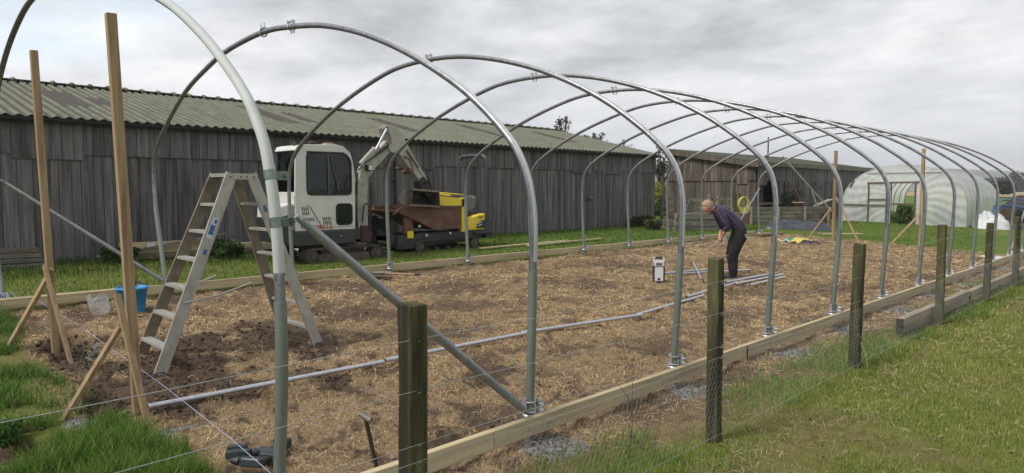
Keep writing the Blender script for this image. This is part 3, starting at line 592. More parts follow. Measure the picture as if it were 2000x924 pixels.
# stones of the gravel round the footings
mb = MB(); M['stone'] = mat('gravel_stone', (.27, .27, .265), (.11, .11, .112), .85, scale=9, rnd=.5)
for i, yy in enumerate(YR[:8]):
    m_ = int(420 / (1 + i * .9))
    for k in range(m_):
        a = random.gauss(-3.04, .11); b_ = random.gauss(yy, .17); s = random.uniform(.006, .014) * (1 + .25 * i)
        if a < -3.5 or a > -2.7: continue
        mb.ball((a, b_, gz1(a, b_) + s * .2), s, 2, (1.2, .9, .6))
for q in GRAV:
    for k in range(260):
        an = random.uniform(0, 6.28); rr_ = math.sqrt(random.random()) * 1.0; a = q[0] + math.cos(an) * q[2] * rr_; b_ = q[1] + math.sin(an) * q[3] * rr_; s = random.uniform(.005, .011)
        mb.ball((a, b_, gz1(a, b_) + s * .2), s, 2, (1.2, .9, .6))
o = mb.build('gravel', M['stone']); tag(o, 'grey gravel packed round the tunnel feet and timber posts', 'gravel', kind='stuff')

# ------------------------------------------------------------------ distance: fields, hills, far woods
def strip_hill(name, pts, m, kind='structure', base=-2):
    """a ridge seen far off: list of (x, y, top) with real depth behind it"""
    V = []; Fc = []; n = len(pts)
    for x_, y_, t in pts:
        d = math.hypot(x_, y_); ux, uy = x_ / d, y_ / d
        V += [(x_, y_, base), (x_ + ux * d * .05, y_ + uy * d * .05, t * .8), (x_ + ux * d * .12, y_ + uy * d * .12, t), (x_ + ux * d * .4, y_ + uy * d * .4, base)]
    for i in range(n - 1):
        for k in range(3): a = i * 4 + k; b = a + 4; Fc.append((a, b, b + 1, a + 1))
    mb = MB(); mb.add(V, Fc, True); o = mb.build(name, m); tag(o, kind=kind); return o
def at_px(px, d):                       # direction by bearing, at a real distance
    a = math.atan((px - 1000) / 1350) - C0; return d * math.sin(a), d * math.cos(a)
M['hill'] = mat('distant_hill', (.115, .125, .10), (.085, .095, .075), .95, scale=.01, c3=(.20, .19, .13), c3amt=.4, c3scale=.006)
M['stubble'] = mat('stubble_field', (.33, .26, .12), (.26, .20, .09), .95, scale=.15)
M['field'] = mat('pale_field', (.30, .28, .18), (.24, .23, .14), .95, scale=.05)
hp = [];
for i, px in enumerate(range(-2600, 2500, 60)):
    x_, y_ = at_px(px, 1500); hp.append((x_, y_, 46 + 26 * vnoise(np.array([px / 260.]), np.array([1.]), 3)[0] - max(0, (px - 1500)) * .045))
strip_hill('hill', hp, M['hill'])
mb = MB(); pts = [at_px(p, d) for p, d in ((1700, 150), (3600, 110), (3600, 330), (1700, 420))]
mb.add([(a, b, .56) for a, b in pts], [(0, 1, 2, 3)]); tag(mb.build('stubble_field', M['stubble']), kind='structure')
mb = MB(); pts = [at_px(p, d) for p, d in ((700, 260), (1600, 260), (1600, 1300), (700, 1300))]
mb.add([(a, b, .75 + 12 * (i > 1)) for i, (a, b) in enumerate(pts)], [(0, 1, 2, 3)]); tag(mb.build('pale_field', M['field']), kind='structure')
# the far wood: one mass of crowns
MB_LEAF = blade_mat('far_leaves', .8, .1)
def leafcloud(centers, n, size, cols, wts, name, m=MB_LEAF):
    c = np.array(centers); pick = RNG.choice(len(c), n); q = c[pick]; v = RNG.normal(size=(n, 3)); v /= np.linalg.norm(v, axis=1)[:, None]
    rr_ = RNG.random(n) ** .4; P = q[:, :3] + v * rr_[:, None] * q[:, 3:6]
    t1 = RNG.normal(size=(n, 3)); t1 /= np.linalg.norm(t1, axis=1)[:, None]; t2 = np.cross(t1, RNG.normal(size=(n, 3))); t2 /= np.linalg.norm(t2, axis=1)[:, None]
    s = (size * RNG.uniform(.6, 1.4, n))[:, None]; V = np.stack([P - t1 * s, P + t2 * s * .5, P + t1 * s, P - t2 * s * .5], 1)
    F4 = np.arange(n)[:, None] * 4 + np.array([[0, 1, 2, 3]]); cc = palette(n, cols, wts, .25)
    return fastmesh(name, V.reshape(-1, 3), F4, None, m, {'col': np.repeat(cc, 4, axis=0)})
cs = []
for px in np.arange(1870, 3600, 5.0):
    d = random.uniform(400, 470); x_, y_ = at_px(px, d); h = 5.4 + 3.4 * vnoise(np.array([px / 60.]), np.array([.5]), 9)[0]; h = h + (2 if 1975 < px < 2000 else 0)
    cs.append((x_, y_, h * .5, 4.5, 4.5, h * .56))
o = leafcloud(cs, 60000, 1.0, [(.030, .040, .024), (.045, .055, .03), (.022, .028, .018), (.06, .065, .036)], [4, 3, 3, 1], 'far_wood'); tag(o, 'dark green wood along the horizon behind the stubble field', 'wood', kind='stuff')

# ------------------------------------------------------------------ trees and bushes
def tree(name, label, cat, base, crowns, leaves, size, cols, wts, limbs, group=None):
    t = thing(name, label, cat, base, group); mb = MB(); b = Vector(base)
    for lm in limbs: mb.tube(catmull(lm, 4), np.linspace(lm_r(lm), .02, (len(lm) - 1) * 4 + 1), 7)
    tr_ = mb.build('trunk', M['bark'], t)
    o = leafcloud(crowns, leaves, size, cols, wts, 'crown', blade_mat('leaves_' + name, .6, .3)); o.data.transform(Matrix.Translation(-b)); o.parent = t
    return t
def lm_r(lm): return .12 if lm[0][2] < 1 else .05
def sparse_tree(px, d, top, label, nb, seed, name='bare_tree', spread=1.5, leaves=700):
    random.seed(seed); x, y = at_px(px, d); z0 = .4; limbs = [[(x, y, z0), (x + .1, y, z0 + (top - z0) * .5), (x, y, top - .3)]]; cr = []
    for i in range(nb):
        a = random.uniform(0, 6.28); h = random.uniform(.45, .95); L_ = spread * random.uniform(.5, 1.0) * (1.25 - h)
        s = Vector((x, y, z0 + (top - z0) * (h - .2))); e = s + Vector((math.cos(a) * L_, math.sin(a) * L_, (top - z0) * .17 + random.uniform(0, .5)))
        limbs.append([tuple(s), tuple((s + e) / 2 + Vector((0, 0, .12))), tuple(e)]); cr.append((e.x, e.y, e.z, .22, .22, .34)); m_ = (s + e) / 2; cr.append((m_.x, m_.y, m_.z + .2, .22, .22, .3))
        for j in range(2):
            e2 = s.lerp(e, .6) + Vector((random.uniform(-.4, .4), random.uniform(-.4, .4), random.uniform(.3, .8))); limbs.append([tuple(s.lerp(e, .5)), tuple(e2)]) if False else limbs.append([tuple(s.lerp(e, .5)), tuple(s.lerp(e2, .6)), tuple(e2)]); cr.append((*e2, .2, .2, .28))
    return tree(name, label, 'tree', (x, y, z0), cr, leaves, .075, [(.05, .055, .032), (.09, .075, .045), (.035, .04, .025), (.12, .085, .055)], [3, 2, 3, 1], limbs)
sparse_tree(1103, 46, 6.25, 'thin sparse treetop showing above the long shed roof, the left and tallest one', 12, 3, leaves=1500)
sparse_tree(1157, 47, 5.3, 'low bushy sparse treetop above the shed roof, right of the tallest treetop', 12, 5, spread=2.4, leaves=2600)
sparse_tree(1222, 50, 4.75, 'faint bare treetop just above the right end of the long shed roof', 14, 8, spread=3.0, leaves=1200)
sparse_tree(1292, 40, 3.5, 'small tree in the gap between the two sheds, against the corner of the long shed', 9, 12, spread=.9, leaves=700)
x_, y_ = at_px(1957, 175)
tree('round_tree', 'small dark round tree standing alone in front of the far wood', 'tree', (x_, y_, .5), [(x_, y_, 2.2, 1.7, 1.7, 1.4), (x_ + .8, y_, 1.9, 1.3, 1.3, 1.1)], 3000, .3,
     [(.028, .036, .02), (.04, .048, .028), (.02, .024, .015)], [3, 2, 3], [[(x_, y_, .4), (x_, y_, 1.6), (x_, y_, 3)]])
def bush(name, label, cat, c, r, n, size, cols, wts, stems=14, seed=1, group=None):
    random.seed(seed); t = thing(name, label, cat, c, group); cr = []; mb = MB(); z0 = c[2]
    for i in range(stems):
        a = random.uniform(0, 6.28); q = random.uniform(0, .8); e = Vector((c[0] + math.cos(a) * r[0] * q, c[1] + math.sin(a) * r[1] * q, z0 + r[2] * random.uniform(.45, 1.0)))
        s = Vector((c[0] + math.cos(a) * r[0] * q * .4, c[1] + math.sin(a) * r[1] * q * .4, z0 - .03)); mb.tube([s, s.lerp(e, .5) + Vector((0, 0, .05)), e], [.008, .006, .003], 5)
        for k in (1.0, .7, .42): p = s.lerp(e, k); cr.append((p.x, p.y, p.z, r[0] * .28, r[1] * .28, r[2] * .2))
    mb.build('stem', M['bark'], t); o = leafcloud(cr, n, size, cols, wts, 'foliage', blade_mat('foliage_' + name, .6, .3)); o.data.transform(Matrix.Translation(-Vector(c))); o.parent = t; return t
GL = [(.05, .10, .02), (.035, .07, .015), (.09, .14, .03), (.13, .14, .05)]
x_, y_ = at_px(1292, 43); bush('yellow_bush', 'yellow flowering bush seen through the gap between the two sheds', 'bush', (x_, y_, .4), (1.5, 1.2, 1.7), 5000, .07, [(.36, .34, .05), (.2, .24, .04), (.08, .12, .02)], [3, 2, 2], seed=2)
x_, y_ = at_px(1296, 36); bush('green_bush', 'low green bush below the yellow bush in the gap between the sheds', 'bush', (x_, y_, .4), (1.3, 1.0, .95), 4000, .06, GL, [3, 3, 2, 1], seed=4)
bush('weed_bush', 'dark weedy plants at the right foot of the long shed wall', 'plant', (-14.6, 21.3, .3), (.4, 1.1, .42), 2200, .05, [(.025, .04, .014), (.05, .075, .02), (.09, .08, .04)], [3, 3, 1], seed=6)
bush('weed_bush', 'brownish weeds beside the planter of old sleepers in front of the shed gap', 'plant', (-13.3, 20.3, .3), (.45, .5, .42), 1100, .05, [(.07, .08, .03), (.05, .07, .02), (.13, .10, .05)], [3, 3, 2], seed=9)
bush('weed_clump', 'dark green nettle clump in front of the stacked planks by the shed', 'plant', (-13.9, 5.65, .38), (.5, .55, .30), 3600, .035, [(.035, .07, .016), (.05, .10, .02), (.025, .045, .012)], [3, 2, 2], seed=11)
bush('weed_clump', 'small leafy green weed at the left end of the stacked planks', 'plant', (-14.3, 3.9, .4), (.35, .4, .26), 1600, .035, [(.035, .07, .016), (.05, .10, .02), (.025, .045, .012)], [3, 2, 2], seed=13)
bush('weed_clump', 'leafy green weeds in the bottom left corner in front of the bed', 'plant', (-5.52, .80, .08), (.16, .16, .13), 900, .020, [(.08, .16, .03), (.05, .11, .02), (.10, .20, .04)], [3, 2, 2], seed=15)
bush('climbing_plant', 'tall thin green shrub growing up the second shed wall behind the raised bed', 'plant', (-13.0, 30.3, .4), (.6, .8, 1.5), 1600, .05, [(.05, .07, .03), (.035, .05, .02), (.09, .08, .04)], [3, 3, 1], seed=17)
# dry stems standing at the fence
def stems(name, label, pts, m):
    mb = MB()
    for a, b in pts: mb.tube([a, (Vector(a) + Vector(b)) / 2 + Vector((.01, .01, .015)), b], [.0028, .0025, .0015], 5)
    tag(mb.build(name, m), label, 'twig')
M['drystem'] = mat('dry_stem', (.42, .36, .25), (.3, .24, .16), .8)
stems('dry_stalk', 'pale dry stalks leaning at the foot of the third fence post from the camera', [((-2.33, 7.1, .34), (-2.15, 7.38, .0)), ((-2.3, 7.18, .17), (-2.26, 7.2, .0)), ((-2.31, 7.14, .26), (-2.2, 7.02, .05))], M['drystem'])
x0_ = -2.55
stems('dead_weed', 'thin brown dead weed standing between the rail and the wire fence', [((x0_, 3.62, .0), (x0_, 3.65, .52)), ((x0_, 3.64, .25), (x0_ + .02, 3.75, .42)), ((x0_, 3.65, .3), (x0_ - .02, 3.54, .50)), ((x0_, 3.64, .12), (x0_ + .03, 3.54, .30)),
    ((x0_, 3.9, .0), (x0_ + .02, 3.98, .36)), ((x0_, 3.93, .2), (x0_, 4.1, .3))], M['bark'])

# ------------------------------------------------------------------ sheds
def corrugated(mb, xa, za, xb, zb, y0, y1, pitch, amp, thick=.008, jag=0.0, seg=8):
    """sheet between an eave line (xa,za) and a ridge line (xb,zb), waves along y"""
    ny = int((y1 - y0) / pitch * seg); rows = [(0, 0)]; nr_ = 4; V = []
    ys = [y0 + (y1 - y0) * i / ny for i in range(ny + 1)]
    for k in range(nr_ + 1):
        t = k / nr_; x = xa + (xb - xa) * t; z = za + (zb - za) * t
        for y in ys: V.append((x, y, z + amp * math.sin(2 * math.pi * (y - y0) / pitch)))
    Fc = [(k * (ny + 1) + i, k * (ny + 1) + i + 1, (k + 1) * (ny + 1) + i + 1, (k + 1) * (ny + 1) + i) for k in range(nr_) for i in range(ny)]
    mb.add(V, Fc, True, rnd=.5)
    V2 = [(a, b, c - thick) for a, b, c in V[:ny + 1]]; mb.add(V[:ny + 1] + V2, [(i + 1, i, ny + 1 + i, ny + 2 + i) for i in range(ny)], True, rnd=.5)
def boards_wall(name, parent, m, p0, p1, z0, z1, wmin, wmax, proud=0.0, jit=.012, gapb=.008, steps=None, ztopf=None, seed=1):
    """upright boards between two ground points"""
    random.seed(seed); p0 = Vector((*p0, 0)); p1 = Vector((*p1, 0)); d = (p1 - p0); Ln = d.length; d.normalize(); nrm = Vector((d.y, -d.x, 0)); mb = MB(); s = 0
    while s < Ln:
        wd = min(random.uniform(wmin, wmax), Ln - s); 
        if wd < .03: break
        b = z0 + random.uniform(-.006, .006); 
        if steps: b = z0 + steps(s)
        t0 = z1 if ztopf is None else ztopf(s); t1 = z1 if ztopf is None else ztopf(s + wd)
        o = proud + random.uniform(0, jit); a = p0 + d * (s + gapb) + nrm * o; c = p0 + d * (s + wd) + nrm * o; tn = .022; tw = random.uniform(-.004, .004)
        V = [a - nrm * tn, c - nrm * (tn - tw), c + nrm * tw, a]; V = [(q.x, q.y, b) for q in V] + [(V[0].x, V[0].y, t0), (V[1].x, V[1].y, t1), (V[2].x, V[2].y, t1), (V[3].x, V[3].y, t0)]
        mb.add(V, [(3, 2, 1, 0), (4, 5, 6, 7), (0, 1, 5, 4), (1, 2, 6, 5), (2, 3, 7, 6), (3, 0, 4, 7)]); s += wd
    return mb.build(name, m, parent)
SX = -15.0; SY0, SY1 = -5.0, 22.8; EZ = 3.02
shed = thing('timber_shed', 'long low grey timber shed with a mossy corrugated roof along the left side', 'shed', (SX, (SY0 + SY1) / 2, .35))
mb = MB(); mb.box(-24.9, SX - .03, SY0 + .03, SY1 - .03, 0, EZ - .06); mb.build('inner_wall', M['gutter'], shed)
boards_wall('lower_boards', shed, M['old_board'], (SX, SY0), (SX, SY1), .1, 2.5, .15, .24, 0, .028, seed=3)
boards_wall('upper_boards', shed, M['old_board'], (SX, SY0), (SX, SY1), 2.39, EZ - .02, .15, .24, .045, .012, steps=lambda s: -.09 if (int((s + 1.1) / 1.7) * 7 % 5) in (0, 3) and ((s + 1.1) % 1.7) < 1.0 else 0.0, seed=4)
boards_wall('end_boards', shed, M['old_board'], (SX - 9.9, SY1), (SX, SY1), .1, EZ, .15, .24, 0, .015, ztopf=lambda s: EZ + .20 * min(s, 9.9 - s) + .02, seed=5).data.update()
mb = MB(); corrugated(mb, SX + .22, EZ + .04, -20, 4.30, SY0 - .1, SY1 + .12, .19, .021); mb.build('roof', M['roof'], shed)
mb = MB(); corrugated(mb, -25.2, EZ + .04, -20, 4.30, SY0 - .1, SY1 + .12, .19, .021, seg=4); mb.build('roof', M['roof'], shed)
mb = MB(); random.seed(5)
slope = (4.30 - EZ - .04) / (20 - (-SX - .22) * 1.0) if False else (4.26 - EZ) / (-20 - (SX + .22))
def roofz(x): return EZ + .04 + (x - (SX + .22)) * (4.30 - EZ - .04) / (-20 - (SX + .22))
for (y, wdt, xa, xb) in [(3.6, .57, -16.4, -18.6), (4.3, .38, -16.9, -18.0), (8.2, .57, -16.2, -18.9), (9.1, .38, -16.6, -18.2), (12.1, .57, -16.2, -18.6), (16.0, .57, -16.2, -18.9), (19.6, .57, -16.5, -18.6)]:
    ya, yb = y, y + wdt; n = 24; V = []
    for k in range(7):
        x = xa + (xb - xa) * k / 6
        for i in range(n + 1):
            yy = ya + (yb - ya) * i / n; V.append((x, yy, roofz(x) + .004 + .021 * math.sin(2 * math.pi * (yy - (SY0 - .1)) / .19)))
    mb = MB(); mb.add(V, [(k * (n + 1) + i, k * (n + 1) + i + 1, (k + 1) * (n + 1) + i + 1, (k + 1) * (n + 1) + i) for k in range(6) for i in range(n)], True); mb.build('roof_light', M['roof_patch'], shed, label='dirty darker panel set in the corrugated roof')
mb = MB()
for i in range(int((SY1 - SY0) / .4)):
    y = SY0 - .1 + i * .4 + .05; mb.tube([(-19.78, y - .0, 4.29), (-19.93, y, 4.345), (-20.07, y, 4.345), (-20.22, y, 4.29)], .05, 6)
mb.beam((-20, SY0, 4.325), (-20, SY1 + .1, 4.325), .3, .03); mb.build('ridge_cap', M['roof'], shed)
mb = MB(); V = []; n = 6
for y in (SY0, SY1 + .05):
    for i in range(n + 1): a = math.pi * i / n; V.append((SX + .21 + .055 * math.cos(a), y, EZ - .01 - .055 * math.sin(a)))
mb.add(V, [(i, i + 1, n + 2 + i, n + 1 + i) for i in range(n)], True); mb.beam((SX + .15, SY0, EZ + .0), (SX + .15, SY1, EZ + .0), .03, .07)
mb.build('gutter', M['gutter'], shed)
mb = MB(); mb.tube([(SX + .2, 10.62, EZ - .05), (SX + .08, 10.62, EZ - .2), (SX + .08, 10.62, .4)], .03, 8); mb.box(SX + .03, SX + .13, 10.56, 10.68, 1.95, 1.99); mb.build('downpipe', M['gutter'], shed)
mb = MB(); mb.box(SX + .06, SX + .2, 18.55, 18.8, 1.42, 1.50); mb.tube([(SX + .05, 18.7, 1.35), (SX + .16, 18.72, 1.46)], .02, 6); mb.build('wall_lamp', M['grey_plastic'], shed, bev=.01)

# second shed, further off
sh2 = thing('brown_shed', 'brown timber shed with a low mossy single slope roof beyond the long shed', 'shed', (-14.5, 33, .4))
A0 = (-17.5, 27.7); B0 = (-13.25, 27.7); C1 = (-13.25, 41.4); EB = 2.87; EA = 3.56
mb = MB(); mb.prism([(-17.45, 0), (-13.9, 0), (-13.9, EB + .05), (-17.45, EA - .06)], 1, 27.75, 41.3); mb.build('inner_wall', M['gutter'], sh2)
boards_wall('end_boards', sh2, M['brown_board'], A0, B0, .2, 2.3, .14, .2, 0, .012, seed=7)
boards_wall('upper_end_boards', sh2, M['brown_board'], (-17.5, 27.7), (-13.25, 27.7), 2.12, 3, .14, .2, .05, .012, ztopf=lambda s: EA - (EA - EB) * s / 4.25 - .03, steps=lambda s: -.14 if 3.35 < s < 3.75 else 0, seed=8)
boards_wall('upper_boards', sh2, M['old_board'], (-13.25, 27.7), (-13.25, 41.4), 2.12, EB - .02, .13, .19, .05, .012, steps=lambda s: -.2 if int(s * 1.3) % 4 == 0 else 0, seed=9)
boards_wall('lower_boards', sh2, M['old_board'], (-13.25, 29.6), (-13.25, 41.4), .3, 2.2, .11, .16, 0, .03, seed=10)
boards_wall('recess_boards', sh2, M['old_board'], (-13.85, 27.75), (-13.85, 29.7), .3, 2.2, .11, .16, 0, .02, seed=12)
mb = MB(); n = 40
for (x0, x1, z0, z1) in ((-13.05, -17.65, EB + .02, EA + .06),):
    V = []; ny = 140
    for k in range(2):
        x = (x0, x1)[k]; z = (z0, z1)[k]
        for i in range(ny + 1): y = 27.5 + 14.1 * i / ny; V.append((x, y, z + .02 * math.sin(i * 2 * math.pi / 4)))
    mb.add(V, [(i, i + 1, ny + 2 + i, ny + 1 + i) for i in range(ny)], True)
mb.build('roof', M['roof_green'], sh2)
mb = MB(); mb.beam((-17.66, 27.46, EA - .06), (-13.03, 27.46, EB - .10), .03, .22); mb.build('verge_board', M['brown_board'], sh2, label='weathered sloping board under the roof edge')
mb = MB(); mb.beam((-13.0, 27.47, EB - .07), (-13.0, 41.5, EB - .07), .03, .15); mb.build('fascia', M['grey_timber'], sh2)
mb = MB(); mb.cyl((-15.5, 33.6, 3.2), (-15.5, 33.6, 4.35), .035, 8); mb.build('flue', M['gutter'], sh2)
mb = MB(); mb.beam((-13.2, 27.8, 1.15), (-13.2, 30.2, 1.15), .04, .1); mb.build('cross_rail', M['grey_timber'], sh2)

# ------------------------------------------------------------------ old plastic tunnel
ga = Vector((-.1045, .9945, 0)); gw = Vector((.9945, .1045, 0)); G1 = Vector((-6.95, 33.85, .17)); GWD = 4.88; G0 = G1 - gw * GWD; GL_ = 15.2
def GP(w_, a_, h_): p = G0 + gw * w_ + ga * a_; return (p.x, p.y, .17 + h_)
def gprof(nseg=30):
    out = [(0, 0), (0.0, .45), (.0, .85)]
    for i in range(1, nseg):
        t = math.pi * i / nseg; c = -math.cos(t); s_ = math.sin(t); out.append((GWD / 2 + GWD / 2 * math.copysign(abs(c) ** .97, c), .85 + 1.82 * s_ ** .90))
    return out + [(GWD, .85), (GWD, .45), (GWD, 0)]
gh = thing('plastic_tunnel', 'old round topped greenhouse tunnel of cloudy white plastic at the far end', 'greenhouse', tuple(GP(GWD / 2, 0, 0)))
PR = gprof(); rows = []; V = []; NA = 92
for k in range(NA + 1):
    a_ = GL_ * k / NA
    for j, (w_, h_) in enumerate(PR):
        ph = (a_ % 1.69) / 1.69; sag = -.03 * math.sin(math.pi * ph) * (1 if h_ > .4 else .2); wr = .010 * math.sin(j * 1.7 + a_ * 7) * (1 if 0 < ph < 1 else 0)
        cx_ = w_ - GWD / 2; cz_ = h_ - .9; d_ = math.hypot(cx_, cz_) or 1; V.append(GP(w_ + cx_ / d_ * (sag + wr), a_, h_ + max(0, cz_) / d_ * (sag + wr)))
m_ = len(PR); mb = MB(); mb.add(V, [(k * m_ + j, k * m_ + j + 1, (k + 1) * m_ + j + 1, (k + 1) * m_ + j) for k in range(NA) for j in range(m_ - 1)], True)
mb.build('cover', M['film'], gh)
for k in range(10):
    mb = MB(); a_ = .02 + k * 1.685; mb.tube([GP(GWD / 2 + (w_ - GWD / 2) * .992, a_, h_ * .992) for w_, h_ in PR], .026, 7); mb.build('hoop', M['galv'], gh)
DX0, DX1, DH = 2.02, 2.96, 1.86
def end_panel(w0, w1, n=24):
    """wrinkled end sheet gathered towards the door frame"""
    V = []; Fc = []; nv = 48
    def top(w_):
        best = .85
        for (a1, b1), (a2, b2) in zip(PR[:-1], PR[1:]):
            if a1 <= w_ <= a2 and a2 > a1: best = b1 + (b2 - b1) * (w_ - a1) / (a2 - a1)
        return best
    for i in range(n + 1):
        w_ = w0 + (w1 - w0) * i / n; tp = top(w_)
        for j in range(nv + 1):
            h_ = tp * j / nv; an = math.atan2(h_ - 1.2, abs(w_ - GWD / 2) + .3); V.append(GP(w_, -.03 + (.02 * math.sin(an * 34 + 2 * math.sin(w_ * 3)) + (.008) * math.sin(w_ * 23 + h_ * 9)) * min(1, abs(w_ - GWD / 2) / 1.2), h_))
    for i in range(n):
        for j in range(nv): a = i * (nv + 1) + j; Fc.append((a, a + nv + 1, a + nv + 2, a + 1))
    return V, Fc
mb = MB()
for w0, w1 in ((0.01, DX0), (DX1, GWD - .01)): V, Fc = end_panel(w0, w1, 44); mb.add(V, Fc, True)
V = []; n = 8
for i in range(n + 1):
    w_ = DX0 + (DX1 - DX0) * i / n
    for h_ in (DH, 2.66): V.append(GP(w_, -.03, h_))
mb.add(V, [(2 * i, 2 * i + 2, 2 * i + 3, 2 * i + 1) for i in range(n)], True)
mb.build('end_cover', M['film_end'], gh)
for nm, segs in (('door_frame', [((DX0, 0), (DX0, DH)), ((DX1, 0), (DX1, DH + .05)), ((1.05, DH), (3.1, DH + .03)), ((DX0, .93), (DX1, .93))]), ('end_frame', [((1.12, 0), (1.12, DH)), ((1.85, 0), (1.85, DH)), ((.05, .88), (1.85, .86)), ((1.12, 1.12), (1.85, 1.12)), ((.35, 2.28 - .6), (.5, 2.0)), ((1.0, 2.3), (3.9, 2.3))])):
    mb = MB()
    for (a, b), (c, d) in segs: 
        big = .075 if (a, b) != (1.0, 2.3) else .02
        mb.beam(GP(a, -.06, b), GP(c, -.06, d), .05, big, up=(0, .2, 1) if b != d else (0, 0, 1))
    mb.build(nm, M['door_timber'], gh)
mb = MB(); mb.beam(GP(DX1 - .03, -.05, .0), GP(DX1 - .03, -.75, .0), .04, .04)
bush('tomato_plants', 'bushy green plants growing just inside the open door of the old plastic tunnel', 'plant', GP(2.45, .25, 0), (.55, .5, .85), 2400, .055, [(.09, .15, .035), (.06, .10, .025), (.15, .18, .06)], [3, 3, 2], 26, 21)
bush('tomato_plants', 'dark plants inside the left part of the old plastic tunnel, seen through its plastic', 'plant', GP(.85, .8, 0), (.6, .8, .75), 2200, .06, [(.03, .05, .016), (.02, .035, .012)], [3, 3], 14, 23)
wb = thing('water_barrel', 'blurred blue grey barrel behind the right end plastic of the old tunnel', 'barrel', GP(4.05, .8, 0)); mb = MB(); c = GP(4.05, .8, 0)
mb.lathe([(.001, 0), (.40, 0), (.44, .05), (.44, .75), (.46, .78), (.44, .82), (.001, .84)], c, 20); mb.build('drum', mat('barrel_blue', (.03, .08, .14), (.025, .06, .11), .5), wb)
mb = MB(); mb.lathe([(.465, .80), (.48, .82), (.465, .85), (.001, .87)], c, 20); mb.build('lid', M['grey_plastic'], wb)

# ------------------------------------------------------------------ the new tunnel frame
PROF = [(-3.30, .17), (-3.265, .8), (-3.245, 1.25), (-3.24, 1.5), (-3.245, 1.68), (-3.285, 1.88), (-3.38, 2.05), (-3.52, 2.19), (-3.72, 2.35), (-4.06, 2.58), (-4.5, 2.81), (-5.0, 3.01), (-5.6, 3.18), (-6.2, 3.285),
        (-6.8, 3.315), (-7.4, 3.28), (-7.95, 3.16), (-8.55, 2.98), (-9.1, 2.77), (-9.62, 2.52), (-9.97, 2.29), (-10.13, 2.08), (-10.175, 1.85), (-10.18, 1.5), (-10.16, 1.0), (-10.12, .42)]
PROF2 = [(-3.30, .17), (-3.28, .8), (-3.27, 1.25), (-3.265, 1.47), (-3.28, 1.65), (-3.32, 1.82), (-3.387, 1.963), (-3.48, 2.09), (-3.67, 2.265), (-3.92, 2.456), (-4.2, 2.627), (-4.6, 2.835), (-5.03, 3.02), (-5.5, 3.18), (-6.04, 3.31),
         (-6.65, 3.39), (-7.1, 3.42), (-7.6, 3.40), (-8.2, 3.33), (-8.77, 3.19), (-9.28, 3.03), (-9.76, 2.80), (-10.17, 2.54), (-10.48, 2.29), (-10.6, 1.97), (-10.575, 1.53), (-10.42, .95), (-10.28, .42)]
PROF1 = [(-3.30, .17), (-3.235, .8), (-3.235, 1.25), (-3.245, 1.45), (-3.27, 1.65), (-3.31, 1.82), (-3.37, 1.99), (-3.49, 2.16), (-3.62, 2.29), (-3.84, 2.46), (-4.08, 2.62), (-4.38, 2.79), (-4.68, 2.93), (-5.3, 3.17), (-6.1, 3.40), (-6.9, 3.54),
         (-7.6, 3.60), (-8.33, 3.60), (-8.98, 3.47), (-9.6, 3.25), (-10.14, 2.95), (-10.58, 2.60), (-10.83, 2.25), (-10.92, 1.9), (-10.88, 1.5), (-10.75, .95), (-10.51, .42)]
frame = thing('tunnel_frame', 'new galvanised arched tunnel frame with timber base rails, still without its cover', 'greenhouse frame', (-6.7, 12, .2))
def hoop_pts(i):
    P = PROF1 if i == 0 else PROF2 if i == 1 else PROF
    xr, xl = P[0][0], P[-1][0]; out = []
    for x, z in P: t = (x - xr) / (xl - xr); out.append((x, YR[i] + (YL[i] - YR[i]) * t, z))
    return out
HP = []
